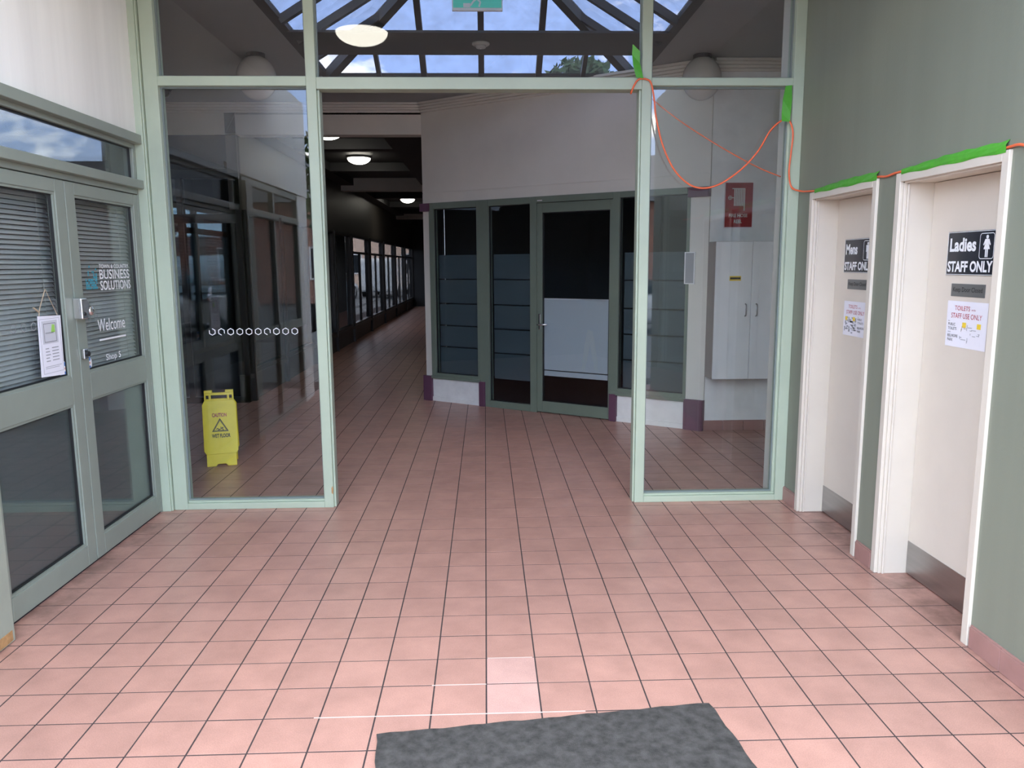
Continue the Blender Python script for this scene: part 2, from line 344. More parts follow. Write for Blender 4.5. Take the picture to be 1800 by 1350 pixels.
def toilet_door(n, ya, yb, label, signword, icon, sy, ky, py, pz, mapdark):
    """ya..yb: outer frame edges along Y; local x = -Y"""
    d = empty('door_%d' % n, (2.04, 0, 0), -PI/2); struct(d, label, 'door')
    f = MB(); x0, x1 = -yb, -ya
    f.box(x0, x0+.042, -.014, .004, 0, 2.03); f.box(x1-.042, x1, -.014, .004, 0, 2.03); f.box(x0+.042, x1-.042, -.014, .004, 1.988, 2.03)
    f.box(x0+.02, x0+.050, .004, .02, 0, 1.985); f.box(x1-.050, x1-.02, .004, .02, 0, 1.985); f.box(x0+.05, x1-.05, .004, .02, 1.98, 2.01)
    f.box(x0+.02, x0+.058, .02, .03, 0, 1.98); f.box(x1-.058, x1-.02, .02, .03, 0, 1.98)
    f.box(x0+.02, x0+.052, .03, .2, 0, 1.99); f.box(x1-.052, x1-.02, .03, .2, 0, 1.99); f.box(x0+.052, x1-.052, .02, .2, 1.984, 2.01)
    o = obj('door_frame', f, cream, d, bevel=.003); o['label'] = 'cream painted steel door frame'
    leaf = obj('door_leaf', MB().box(x0+.054, x1-.054, .15, .188, .006, 1.982), creamleaf, d, bevel=.002)
    k = obj('kick_plate', MB().box(x0+.056, x1-.056, .1475, .1502, .008, .178), steel, d); k['label'] = 'brushed steel kick plate'
    for a in (.09, .3, .5, .68):
        for z in (.022, .165):
            obj('screw', MB().lathe([(.004, 0), (.004, .0015), (.002, .0022)], (x0+a, .1476, z), 8, 'y'), chrome, k)
    # restroom sign
    s = empty(signword.lower()+'_toilet_sign', (2.04+.15, -0.0, 0), -PI/2)
    a, b = -sy[1], -sy[0]; zb, zt = 1.544, 1.741; W = b-a
    obj('panel', MB().box(a, b, -.004, 0, zb, zt), black, s, bevel=.001)
    bd = MB(); bd.rect(a+.002, b-.002, zb+.002, zt-.002, .0022, -.0046, -.0038); obj('border', bd, white, s)
    text('lettering', signword, a+.02, a+(.215 if signword == 'Ladies' else .165), 1.650, 1.712, -.0048, white, s, .034)
    text('lettering', 'STAFF ONLY', a+.012, b-.018, 1.558, 1.608, -.0048, white, s, .034)
    ix0, ix1, iz0, iz1 = b-.118, b-.018, 1.616, 1.728
    fr = MB(); r = .014
    def rr(x0, x1, z0, z1, r):
        pts = []
        for cx, cz, t0 in ((x1-r, z0+r, -90), (x1-r, z1-r, 0), (x0+r, z1-r, 90), (x0+r, z0+r, 180)):
            for q in range(5): pts.append((cx+r*math.cos(math.radians(t0+q*22.5)), cz+r*math.sin(math.radians(t0+q*22.5))))
        return pts
    A, B = rr(ix0, ix1, iz0, iz1, r), rr(ix0+.003, ix1-.003, iz0+.003, iz1-.003, r-.003); n_ = len(A)
    fr.add([(x, -.0048, z) for x, z in A+B], [(i, (i+1) % n_, n_+(i+1) % n_, n_+i) for i in range(n_)]); obj('icon_frame', fr, white, s)
    ic = MB(); cx = (ix0+ix1)/2; z0 = iz0+.008
    ic.poly([(cx+.0085*math.cos(t*PI/6), iz1-.017+.0085*math.sin(t*PI/6)) for t in range(12)], -.0048, -.004)
    if icon == 'f':
        ic.poly([(cx-.009, z0), (cx-.002, z0), (cx-.002, z0+.034), (cx+.002, z0+.034), (cx+.002, z0), (cx+.009, z0), (cx+.009, z0+.034), (cx+.021, z0+.034), (cx+.010, z0+.062), (cx+.021, z0+.05), (cx+.025, z0+.054), (cx+.013, z0+.078), (cx-.013, z0+.078), (cx-.025, z0+.054), (cx-.021, z0+.05), (cx-.010, z0+.062), (cx-.021, z0+.034), (cx-.009, z0+.034)], -.0048, -.004)
    else:
        ic.poly([(cx-.011, z0), (cx-.0015, z0), (cx-.0015, z0+.042), (cx+.0015, z0+.042), (cx+.0015, z0), (cx+.011, z0), (cx+.011, z0+.068), (cx+.014, z0+.068), (cx+.014, z0+.04), (cx+.019, z0+.04), (cx+.019, z0+.078), (cx-.019, z0+.078), (cx-.019, z0+.04), (cx-.014, z0+.04), (cx-.014, z0+.068), (cx-.011, z0+.068)], -.0048, -.004)
    obj('icon', ic, white, s)
    for u, v in ((a+.008, zb+.008), (b-.008, zb+.008), (a+.008, zt-.008), (b-.008, zt-.008)):
        obj('screw', MB().lathe([(.003, 0), (.003, -.0055), (.0015, -.006)], (u, 0, v), 8, 'y'), signgrey, s)
    tag(s, 'black %s STAFF ONLY sign with white %s icon' % (signword, 'woman' if icon == 'f' else 'man'), 'sign')
    # keep door closed plaque
    kq = empty('door_plaque', (2.04+.15, 0, 0), -PI/2); a, b = -ky[1], -ky[0]
    obj('plate', MB().box(a, b, -.003, 0, 1.447, 1.505), signgrey, kq, bevel=.001)
    text('lettering', 'Keep Door Closed', a+.016, b-.016, 1.462, 1.490, -.0036, inkblack, kq, .01)
    tag(kq, 'small grey Keep Door Closed plaque on the %s toilet door' % signword, 'plaque', 'keep door closed plaques')
    # paper notice
    pq = empty('paper_notice', (2.04+.15, 0, 0), -PI/2); a, b = -py[1], -py[0]; zb, zt = pz
    sh = MB(); n = 8
    for i in range(n+1):
        for kz in range(2): sh.v.append((a+(b-a)*i/n, -.0016-.0012*math.sin(i*1.1+kz), zb if kz == 0 else zt))
    for i in range(n): sh.f.append((2*i, 2*i+2, 2*i+3, 2*i+1))
    obj('sheet', sh, paper, pq)
    W, H = b-a, zt-zb; Y = -.0034
    T = lambda s_, u0, u1, v0, v1, mt, bo=0: text('lettering', s_, a+u0*W, a+u1*W, zb+v0*H, zb+v1*H, Y, mt, pq, bo)
    T('TOILETS', .20, .58, .80, .90, inkred); T('are for', .62, .72, .81, .85, inkred); T('STAFF USE ONLY', .12, .88, .63, .74, inkred)
    if not mapdark:
        T('the', .05, .09, .545, .575, inkblack); T('PUBLIC', .06, .24, .46, .52, inkblack); T('TOILETS', .06, .28, .37, .43, inkblack); T('are in', .06, .13, .31, .335, inkblack); T('BELMORE', .06, .32, .21, .27, inkblack); T('PARK', .06, .20, .12, .18, inkblack)
        lx, uu = .36, (.42, .78)
    else:
        T('the', .62, .66, .555, .585, inkblack); T('PUBLIC', .62, .80, .47, .53, inkblack); T('TOILETS', .62, .86, .37, .43, inkblack); T('BELMORE', .62, .90, .23, .29, inkblack); T('PARK', .62, .76, .13, .19, inkblack)
        lx, uu = .05, (.09, .42)
    mpb = MB(); rnd = random.Random(n)
    for q in range(44 if mapdark else 20):
        u = lx+rnd.random()*.5; v = .06+rnd.random()*.46; ln = .03+rnd.random()*.09
        if rnd.random() < .5: mpb.box(a+u*W, a+min(u+ln, lx+.55)*W, Y, Y+.0005, zb+v*H, zb+(v+(.04 if mapdark else .012))*H)
        else: mpb.box(a+u*W, a+(u+(.03 if mapdark else .008))*W, Y, Y+.0005, zb+v*H, zb+min(v+ln, .54)*H)
    obj('printed_map', mpb, inkgrey, pq)['kind'] = 'stuff'
    for u in uu: obj('printed_map_marker', MB().box(a+u*W, a+(u+.09)*W, Y-.0006, Y, zb+.44*H, zb+.55*H), yellowst, pq)
    tag(pq, ('white toilets notice with dark grey map on the Mens door' if mapdark else 'white toilets notice with faint map on the Ladies door'), 'notice', 'toilet paper notices')
toilet_door(3, 1.43, 2.265, 'cream Mens toilet door in a cream frame beside the entrance screen', 'Mens', 'm', (1.735, 2.09), (1.785, 2.031), (1.765, 2.058), (1.172, 1.376), True)
toilet_door(4, .41, 1.24, 'cream Ladies toilet door in a cream frame, nearest the camera', 'Ladies', 'f', (.675, 1.032), (.732, .98), (.70, .998), (1.215, 1.426), False)

# ------------------------------------------------------------------ left porch wall, pillar
wl = MB(); wl.box(-2.36, -2.125, -2.05, 2.47, 2.412, 3.5); wl.box(-2.36, -2.14, -2.05, -1.6, 0, 2.412)
struct(obj('wall_left', wl, whitewall), 'weathered white panel wall above the glazed office doors', 'wall')
pm = MB().box(-2.34, -2.05, .47, .655, 0, 2.345)
pil = obj('wall_pillar', pm, pillarpaint, bevel=.006); struct(pil, 'grey-green pillar with chipped base left of the office doors', 'pillar')
ch = MB().polyz([(-2.052, .655), (-2.046, .60), (-2.046, .50), (-2.052, .47), (-2.09, .468), (-2.12, .52)], .01, .055); co = obj('chipped_corner', ch, rust, pil); co['label'] = 'orange bare chip in the paint'

# doors: local x = world Y, local y into the shop
LD = (-2.14, 0, 0); LR = PI/2
def gasket(m, x0, x1, z0, z1, y0, y1, w_=.007): m.rect(x0, x1, z0, z1, w_, y0, y1)
def glazed_leaf(n, x0, x1, g0, g1, label):
    d = empty('door_%d' % n, LD, LR); struct(d, label, 'door')
    f = MB(); f.box(x0, g0, 0, .045, .012, 2.045); f.box(g1, x1, 0, .045, .012, 2.045)
    for a, b in ((.012, .125), (.895, 1.04), (1.98, 2.045)): f.box(g0, g1, 0, .045, a, b)
    obj('leaf_frame', f, doorgreen, d, bevel=.003)
    bd = MB()
    for a, b in ((.125, .895), (1.04, 1.98)): bd.rect(g0, g1, a, b, .012, .006, .018)
    obj('glazing_bead', bd, doorgreen, d)
    gk = MB()
    for a, b in ((.137, .883), (1.052, 1.968)): gasket(gk, g0+.012, g1-.012, a, b, .016, .03)
    obj('gasket', gk, rubber, d)
    obj('lower_pane', MB().box(g0+.012, g1-.012, .022, .028, .137, .883), doorglass, d)
    obj('backing_panel', MB().box(g0+.012, g1-.012, .034, .038, .137, .883), greyback, d)['label'] = 'dark grey backing behind the lower pane'
    obj('upper_pane', MB().box(g0+.012, g1-.012, .022, .028, 1.052, 1.968), doorglass, d)
    return d
D1 = glazed_leaf(1, .715, 1.566, .80, 1.478, 'green framed glass office door leaf with hanging notice, left of the pair')
D2 = glazed_leaf(2, 1.574, 2.425, 1.665, 2.365, 'green framed glass office door leaf with white Welcome lettering, right of the pair')
YF = .0205
# deadlock, latch, push plate on the doors
lk = MB().poly([(1.545, 1.335), (1.60, 1.335), (1.625, 1.36), (1.625, 1.42), (1.60, 1.445), (1.545, 1.445)], -.05, 0); o = obj('deadlock', lk, chrome, D1, bevel=.006); o['label'] = 'chrome deadlock box'
obj('keyhole', MB().lathe([(.009, -.050), (.009, -.054), (.004, -.056)], (1.567, 0, 1.362), 12, 'y'), rubber, o)
o = obj('lock_knob', MB().lathe([(.012, 0), (.012, -.03), (.024, -.034), (.028, -.045), (.024, -.056), (.008, -.06)], (1.64, 0, 1.375), 16, 'y', ), chrome, D2, smooth=True); o['label'] = 'chrome lock knob'
lt = obj('latch_lock', MB().box(1.582, 1.622, -.022, 0, 1.12, 1.175), chrome, D2, bevel=.004); obj('keyhole', MB().lathe([(.014, -.022), (.014, -.034), (.006, -.036)], (1.606, 0, 1.148), 14, 'y'), rubber, lt)
pp = obj('push_plate', MB().box(1.668, 1.70, YF-.0012, YF+.001, 1.19, 1.33), P('push_label', (.26, .24, .21), .5), D2)
for k, c in enumerate('PUSH'): text('lettering', c, 1.674, 1.693, 1.302-.033*k, 1.324-.033*k, YF-.0016, inkblack, pp, .03)
# printed lettering on the glass
text('lettering', 'TOWN & COUNTRY', 1.905, 2.27, 1.598, 1.622, YF, white, D2, .01)
text('lettering', 'BUSINESS', 1.905, 2.275, 1.538, 1.592, YF, white, D2, .008)
text('lettering', 'SOLUTIONS', 1.905, 2.28, 1.475, 1.529, YF, white, D2, .012)
text('lettering', 'Welcome', 1.835, 2.165, 1.245, 1.315, YF, white, D2, .004)
obj('printed_line', MB().box(1.84, 2.165, YF-.0004, YF, 1.193, 1.203), white, D2)
text('lettering', 'Shop 5', 1.90, 2.08, 1.065, 1.112, YF, white, D2, .006)
lg = MB(); rg = random.Random(3)
for i in range(9):
    for j in range(9):
        if (j < 4 and (i+j) % 5 != 4) or (j == 4 and i > 5) or (j > 4 and rg.random() < .45 and i > 1): lg.box(1.745+i*.0145, 1.756+i*.0145, YF-.0004, YF, 1.485+j*.0145, 1.497+j*.0145)
obj('printed_logo', lg, teal, D2)['label'] = 'teal block logo'
def hexring(m, cx, cz, r, y, gap=None, wd=.18):
    for k in range(6):
        if gap is not None and k == gap: continue
        a0, a1 = PI/3*k+PI/6, PI/3*(k+1)+PI/6
        m.poly([(cx+r*(1-wd)*math.cos(a0), cz+r*(1-wd)*math.sin(a0)), (cx+r*math.cos(a0), cz+r*math.sin(a0)), (cx+r*math.cos(a1), cz+r*math.sin(a1)), (cx+r*(1-wd)*math.cos(a1), cz+r*(1-wd)*math.sin(a1))], y-.0004, y)
faint = glass('faint_decal', tint=(.8, .8, .8), film=.45, dirtcol=(.7, .7, .7))
for i in range(7):
    m = MB(); hexring(m, 1.05+.082*i, 1.325, .023, YF); obj('hexagon_decal', m, faint, D1)
for i in (1, 2):
    m = MB(); hexring(m, 1.66+.082*i, 1.325, .023, YF); obj('hexagon_decal', m, faint, D2)
def octa(cx, cz, r): return [(cx+r*math.cos(PI/8+k*PI/4), cz+r*math.sin(PI/8+k*PI/4)) for k in range(8)]
for D, cx, cz in ((D1, 1.437, 1.088), (D2, 1.692, 1.085)):
    s = obj('security_sticker', MB().poly(octa(cx, cz, .042), YF-.0006, YF), white, D)
    st = MB()
    for z, a in ((.024, .026), (-.024, .026)): st.box(cx-a, cx+a, YF-.001, YF-.0006, cz+z-.010, cz+z+.010)
    obj('printed_band', st, bluest, s); obj('printed_band', MB().box(cx-.026, cx+.026, YF-.001, YF-.0006, cz-.004, cz+.006), P('pink_print', (.7, .4, .35), .5), s)
# hanging notice on left leaf (inside face of glass is behind, hung outside)
hn = empty('hanging_notice', (-2.14, 0, 0), LR)
obj('sheet', MB().poly([(1.225, 1.075), (1.43, 1.062), (1.44, 1.365), (1.238, 1.372)], .010, .0125), paper, hn)
st = MB().tube([(1.25, .011, 1.372), (1.262, .010, 1.41), (1.32, .008, 1.50)], .0022, 6).tube([(1.32, .008, 1.50), (1.37, .010, 1.43), (1.415, .011, 1.366)], .0014, 6).tube([(1.205, .008, 1.415), (1.228, .006, 1.402), (1.25, .010, 1.392)], .004, 6)
obj('string', st, stringm, hn)['label'] = 'pale twine loop'
obj('hook', MB().lathe([(.016, .016), (.016, .011), (.006, .004)], (1.32, 0, 1.50), 12, 'y').tube([(1.32, .006, 1.50), (1.333, .0, 1.494), (1.337, .002, 1.506)], .002, 6), clear, hn)
pr = MB(); yy = .0094
pr.rect(1.246, 1.424, 1.086, 1.355, .0016, yy, yy+.0006); obj('printed_border', pr, inkgrey, hn)
obj('printed_photo', MB().box(1.262, 1.40, yy, yy+.0006, 1.232, 1.345), P('pale_print', (.58, .59, .63), .6), hn)
pr = MB(); pr.rect(1.277, 1.385, 1.240, 1.332, .0018, yy-.0006, yy); obj('printed_frame', pr, inkblack, hn)
obj('printed_patch', MB().poly([(1.34, 1.285), (1.375, 1.285), (1.375, 1.322), (1.352, 1.326)], yy-.0006, yy), limeprint, hn)
pr = MB()
for k in range(5):
    z = 1.206-.0155*k; pr.box(1.278, 1.278+.03+.006*(k % 3), yy, yy+.0005, z, z+.005); pr.box(1.335, 1.395, yy, yy+.0005, z+.001, z+.006)
pr.box(1.265, 1.41, yy, yy+.0005, 1.118, 1.1205); pr.box(1.265, 1.39, yy, yy+.0005, 1.110, 1.1125); pr.box(1.288, 1.36, yy-.0006, yy, 1.281, 1.288)
obj('printed_text', pr, inkgrey, hn)['kind'] = 'stuff'; tag(hn, 'white opening hours notice hung on twine on the left glass door', 'notice')
# blinds behind the two leaves
slat = MB().box(0, 1, -.0125, .0125, -.0006, .0006).mesh('slat'); slat.materials.append(slatmat)
for x0, x1, lb in ((.79, 1.568, 'grey horizontal slat blind behind the left office door leaf'), (1.578, 2.45, 'grey horizontal slat blind behind the Welcome door leaf')):
    b = empty('window_blind', LD, LR); tag(b, lb, 'blind', 'blinds behind the office doors')
    obj('head_rail', MB().box(x0, x1, .085, .115, 1.985, 2.015), slatmat, b)
    for k in range(41):
        s_ = obj('slat', slat, None, b, (x0, .10, 1.022+.0235*k)); s_.scale = (x1-x0, 1, 1); s_.rotation_euler = (math.radians(52), 0, 0)
    for u in (.15, .85): obj('cord', MB().tube([(x0+(x1-x0)*u, .085, 1.02), (x0+(x1-x0)*u, .085, 1.99)], .001, 5), slatmat, b)
# door surround: jambs, head, transom light, head frame
t1 = empty('window_2', LD, LR); struct(t1, 'long transom window with green frame above the office doors', 'window')
f = MB(); f.box(2.43, 2.475, .0, .07, 0, 2.40); f.box(2.445, 2.475, -.02, .0, 0, 2.08); f.box(.655, .71, 0, .07, 0, 2.40); obj('jamb', f, doorgreen, t1, bevel=.003)
f = MB(); f.box(.71, 2.43, .0, .07, 2.05, 2.085); f.box(.655, 2.47, -.04, .07, 2.083, 2.135); obj('transom_bar', f, doorgreen, t1, bevel=.004)
f = MB(); f.box(.71, 2.43, .0, .07, 2.325, 2.36); f.box(.655, 2.475, -.045, .07, 2.352, 2.408); f.box(2.405, 2.43, 0, .05, 2.135, 2.325); f.box(.71, .735, 0, .05, 2.135, 2.325); obj('head_frame', f, doorgreen, t1, bevel=.004)
obj('flashing', MB().box(.655, 2.475, -.022, .0, 2.407, 2.414), P('peeling_brown', (.09, .07, .06), .8), t1)['label'] = 'dark peeling line above the head frame'
gk = MB(); gk.rect(.735, 2.405, 2.135, 2.325, .006, .018, .032); obj('gasket', gk, rubber, t1)
obj('pane', MB().box(.735, 2.405, .022, .028, 2.135, 2.325), glass('transom_glass', (.80, .84, .86), .05), t1)
# second glazed bay toward the street (seen in reflections)
b2 = empty('window_3', LD, LR); struct(b2, 'second glazed office bay left of the pillar', 'window')
f = MB(); f.rect(-1.6, .47, 0, 2.40, .06, 0, .07); f.box(-.6, -.54, 0, .07, .06, 2.34); f.box(-1.54, .41, -.02, .07, 2.07, 2.13); f.box(-1.54, .41, 0, .07, .9, 1.0); obj('frame', f, doorgreen, b2, bevel=.003)
for x0, x1 in ((-1.54, -.60), (-.54, .41)):
    for z0, z1 in ((.06, .9), (1.0, 2.07), (2.13, 2.34)): obj('pane', MB().box(x0, x1, .025, .031, z0, z1), doorglass, b2)
obj('backing_panel', MB().box(-1.54, .41, .05, .055, .06, 2.0), greyback, b2)

# ------------------------------------------------------------------ entrance screen (local = world, origin on its front face)
SY = 2.47
sc = empty('window_1', (0, SY, 0)); struct(sc, 'tall sage-green framed glass entrance screen with open central doorway', 'window')
for x0, x1 in ((-1.08, -1.018), (1.01, 1.072)):
    p = MB(); p.box(x0, x1, 0, .11, 0, 3.42)
    inner = (x1, x1+.014) if x0 < 0 else (x0-.014, x0)
    p.box(inner[0], inner[1], .018, .10, 0, 2.685)
    pp_ = obj('post', p, green, sc, bevel=.003)
    if x0 < 0: obj('paint_chip', MB().poly([(-1.03, .10), (-1.020, .092), (-1.018, .125), (-1.021, .15), (-1.030, .135)], -.0012, 0), rust, pp_)
p = MB(); p.box(-2.14, -2.085, -.03, .11, 0, 3.42); p.box(-2.085, -2.075, -.02, .1, 0, 3.42); p.box(-2.072, -1.985, 0, .11, 0, 3.42); obj('side_mullion', p, green, sc, bevel=.003)
p = MB(); p.box(1.972, 2.04, 0, .11, 0, 3.42); p.box(1.955, 1.972, .02, .09, .055, 2.70); obj('side_mullion', p, green, sc, bevel=.003)
for x0, x1, z0, z1 in ((-1.985, -1.08, 2.705, 2.762), (-1.018, 1.01, 2.686, 2.757), (1.072, 1.972, 2.709, 2.757)): obj('transom', MB().box(x0, x1, 0, .11, z0, z1), green, sc, bevel=.003)
for x0, x1 in ((-1.985, -1.08), (1.072, 1.972)):
    s = MB(); s.box(x0, x1, 0, .11, 0, .042); s.box(x0, x1, .016, .10, .042, .056); obj('sill', s, green, sc, bevel=.003)
obj('top_rail', MB().box(-2.07, 2.04, 0, .11, 3.38, 3.42), green, sc)
for nm, x0, x1, z0, z1 in (('side_pane', -1.985, -1.08, .056, 2.705), ('side_pane', 1.072, 1.957, .056, 2.709), ('top_pane', -1.985, -1.08, 2.762, 3.38), ('top_pane', -1.018, 1.01, 2.757, 3.38), ('top_pane', 1.072, 1.972, 2.757, 3.38)):
    g = obj(nm, MB().box(x0, x1, .05, .058, z0, z1), screen, sc)
    bd = MB(); bd.rect(x0, x1, z0, z1, .010, .036, .05); obj('glazing_bead', bd, P('bead_grey', (.18, .22, .21), .5), sc)
gaps = [1, 4, None, None, None, None, 4, None, None, None]
for i in range(10):
    m = MB(); hexring(m, -1.767+.0592*i, 1.183, .0235, .0495, gaps[i], .2); obj('hexagon_decal', m, white, sc)

# ------------------------------------------------------------------ ceilings
ct = MB(); ct.box(-2.36, 2.32, -.5, SY+.11, CH, CH+.1)
struct(obj('ceiling', ct, porchceil), 'flat painted porch ceiling above the entrance', 'ceiling')
ca = MB(); ca.box(-4.3, -1.5, SY+.11, 6.86, CH, CH+.006); ca.box(1.5, 3.7, SY+.11, 6.86, CH, CH+.006); ca.box(-1.5, 1.5, 5.3, 6.86, CH, CH+.006); ca.box(-4.3, -2.36, -1.75, SY+.11, CH, CH+.006)
struct(obj('ceiling', ca, ceilmat), 'grey atrium ceiling around the skylight opening', 'ceiling')
# ------------------------------------------------------------------ skylight: far end hipped, ridge running toward the screen
sk = empty('window_6', (0, 0, 0)); struct(sk, 'hipped skylight of dirty panes in dark bars over the atrium', 'skylight')
SX0, SYN, SYF, SZ, K = 1.5, SY+.11, 5.3, 3.425, .60
cu = MB(); cu.box(-1.56, -1.48, SYN, SYF, CH-.012, SZ+.03); cu.box(1.48, 1.56, SYN, SYF, CH-.012, SZ+.03); cu.box(-1.48, 1.48, SYF-.01, SYF+.08, CH-.012, SZ+.01); obj('curb', cu, darkbeam, sk)
def bar(a, b, wd=.05, hg=.06):
    a, b = Vector(a), Vector(b); d = (b-a).normalized(); s = d.cross(Vector((0,0,1))).normalized()*wd/2; u = s.cross(d).normalized()
    if u.z < 0: u = -u
    m = MB(); q = [a-s, a+s, a+s-u*hg, a-s-u*hg, b-s, b+s, b+s-u*hg, b-s-u*hg]
    return m.add(q, [(0,1,2,3),(4,7,6,5),(0,4,5,1),(1,5,6,2),(2,6,7,3),(3,7,4,0)])
FP = lambda x, s: (x, SYF-s, SZ+K*s)
LP = lambda sgn, y, s: (sgn*(SX0-s), y, SZ+K*s)
fx = [-1.5, -1.14, -.98, -.55, 0, .55, .98, 1.14, 1.5]
obj('ridge_bar', bar((0, SYN, SZ+K*1.5), (0, SYF-1.5, SZ+K*1.5), .08, .1), darkbeam, sk)
for s in (-1, 1): obj('hip_bar', bar((s*1.5, SYF, SZ), (0, SYF-1.5, SZ+K*1.5), .085, .09), darkbeam, sk)
for x in fx[1:-1]:
    if abs(x) < 1.1: obj('glazing_bar', bar(FP(x, 0), FP(x, max(.05, 1.5-abs(x))), .055 if abs(x) < .9 else .04, .06), darkbeam, sk)
fx2 = [-1.5, -.98, -.55, 0, .55, .98, 1.5]
for x0, x1 in zip(fx2, fx2[1:]):
    pts = [FP(x0, 0), FP(x1, 0)]+([FP(x1, 1.5-abs(x1))] if abs(x1) < 1.5 else [])+([FP(x0, 1.5-abs(x0))] if abs(x0) < 1.5 else [])
    obj('pane', MB().add(pts, [tuple(range(len(pts)))]), skyglass, sk)
ly = [SYN, 3.0, 3.55, 4.1, 4.65, 5.3]
for sgn in (-1, 1):
    for y in ly[1:-1]: obj('glazing_bar', bar(LP(sgn, y, 0), LP(sgn, y, min(1.5, SYF-y)), .055, .06), darkbeam, sk)
    for y0, y1 in zip(ly, ly[1:]):
        s0, s1 = min(1.5, SYF-y0), min(1.5, SYF-y1); pts = [LP(sgn, y0, 0), LP(sgn, y1, 0)]+([LP(sgn, y1, s1)] if s1 > 0 else [])
        if s0 == 1.5 and 0 < s1 < 1.5: pts.append(LP(sgn, SYF-1.5, 1.5))
        pts.append(LP(sgn, y0, s0)); obj('pane', MB().add(pts, [tuple(range(len(pts)))]), skyglass, sk)
obj('gable_end', MB().poly([(-1.5, CH), (1.5, CH), (0, SZ+K*1.5)], SYN-.05, SYN), ceilmat, sk)
struct(obj('trim_1', MB().box(-1.5, 1.5, 3.84, 4.50, CH-.02, CH-.002), darkbeam), 'dark flat beam crossing below the skylight', 'beam')
sd = empty('smoke_detector', (.0, 4.13, CH-.02)); obj('base', MB().lathe([(.072, 0), (.072, -.012), (.06, -.02)], (0,0,0), 24), P('detector_plastic', (.45, .45, .43), .5), sd, smooth=True); obj('sensor', MB().lathe([(.045, -.02), (.04, -.038), (.01, -.042)], (0,0,0), 20), MATS['detector_plastic'], sd, smooth=True); obj('indicator', MB().lathe([(.006, -.041), (.004, -.046)], (.0,0,0), 8), white, sd)
tag(sd, 'small round smoke detector under the dark beam below the skylight', 'detector')
ex = empty('exit_sign', (-.02, 3.3, 3.445)); W2 = .18
obj('panel', MB().box(-W2, W2, -.012, .012, -.05, .13), white, ex, bevel=.003); obj('green_face', MB().box(-W2+.008, W2-.008, -.0135, -.012, -.03, .122), exitg, ex)
rm = MB(); rm.poly([(.02+.014*math.cos(t*PI/5), .098+.014*math.sin(t*PI/5)) for t in range(10)], -.0146, -.0136)
for a, b in (((.018, .08), (-.004, .03)), ((-.004, .03), (.022, .008)), ((.022, .008), (.012, -.024)), ((-.004, .03), (-.03, .01)), ((-.03, .01), (-.05, -.018)), ((.018, .075), (.045, .05)), ((.016, .075), (-.02, .062))):
    d = Vector((b[0]-a[0], b[1]-a[1])); n_ = Vector((-d.y, d.x)).normalized()*.006; rm.poly([(a[0]-n_.x, a[1]-n_.y), (b[0]-n_.x, b[1]-n_.y), (b[0]+n_.x, b[1]+n_.y), (a[0]+n_.x, a[1]+n_.y)], -.0146, -.0136)
rm.box(-.10, -.05, -.0146, -.0136, -.028, .0); obj('running_figure', rm, white, ex)
obj('hanger', MB().tube([(-.1, 0, .13), (-.1, 0, .80)], .004, 6).tube([(.1, 0, .13), (.1, 0, .80)], .004, 6), darkbeam, ex); tag(ex, 'green and white running figure exit sign hanging below the skylight', 'sign')

# ------------------------------------------------------------------ bulkhead, cornices
struct(obj('wall_bulkhead', MB().box(-4.2, -.70, 6.66, 6.85, 3.08, CH), offwhite), 'off-white bulkhead over the corridor mouth', 'wall')
def cornice(name, L, loc, rz, label):
    m = MB()
    for k in range(4): m.box(0, L, -.03-.022*k, 0, 3.318+.0255*k, 3.318+.0255*k+.021); m.box(0, L, -.02-.022*k, 0, 3.318+.0255*k+.021, 3.318+.0255*(k+1))
    o = obj(name, m, offwhite, None, loc, rz); return struct(o, label, 'cornice')
cornice('trim_2', 3.5, (-4.2, 6.66, 0), 0, 'stepped cornice on the bulkhead over the corridor mouth')
# ------------------------------------------------------------------ angled shop wall (local x along wall, +y into the shop)
A = Vector((-.70, 6.66)); Bp = Vector((2.10, 4.70)); AL = (Bp-A).length; AR = math.atan2(Bp.y-A.y, Bp.x-A.x); AO = (A.x, A.y, 0)
cornice('trim_3', AL, AO, AR, 'stepped cornice on top of the angled shop wall')
wf = MB(); wf.box(0, AL, 0, .15, 2.424, CH); wf.box(0, AL, .006, .15, 2.416, 2.424); wf.box(0, AL, 0, .15, 2.308, 2.416)
wf.box(0, .092, 0, .15, .29, 2.308); wf.box(3.235, AL, 0, .15, .29, 2.308)
wf.box(0, .092, 0, .15, 0, .29); wf.box(3.235, AL, 0, .15, 0, .29); struct(obj('wall_far', wf, offwhite, None, AO, AR), 'off-white angled shop wall facing the entrance', 'wall')
dd = MB(); dd.box(.092, .79, .004, .12, 0, .275); dd.box(.092, .79, -.008, .004, 0, .05); dd.box(2.50, 3.235, .004, .12, 0, .275); dd.box(2.5, 3.235, -.008, .004, 0, .05)
struct(obj('baseboard_far', dd, dado, None, AO, AR), 'low white painted dado under the angled shop windows', 'skirting')
for k, (a, b, z0, z1) in enumerate(((-.03, .095, 0, .30), (.785, .865, 0, .285), (2.425, 2.505, 0, .285), (3.225, 3.42, 0, .30), (-.03, .105, 2.215, 2.305), (3.215, 3.42, 2.215, 2.305))):
    m = MB(); m.box(a, b, -.03, .05, z0, z1); m.box(a+.03 if b-a > .1 else a+.02, b-.008, -.036, -.03, z0, z1)
    if a < 0: m.box(a, 0, .05, .12, z0, z1)
    struct(obj('trim_%d' % (4+k), m, purple, None, AO, AR, bevel=.003), ['plum base block at the corridor corner', 'plum base block between the first window and the tall side light', 'plum base block right of the angled shop door', 'tall plum base block beside the cabinet wall', 'plum top block at the corridor corner of the shop', 'plum top block beside the cabinet wall'][k], 'trim')
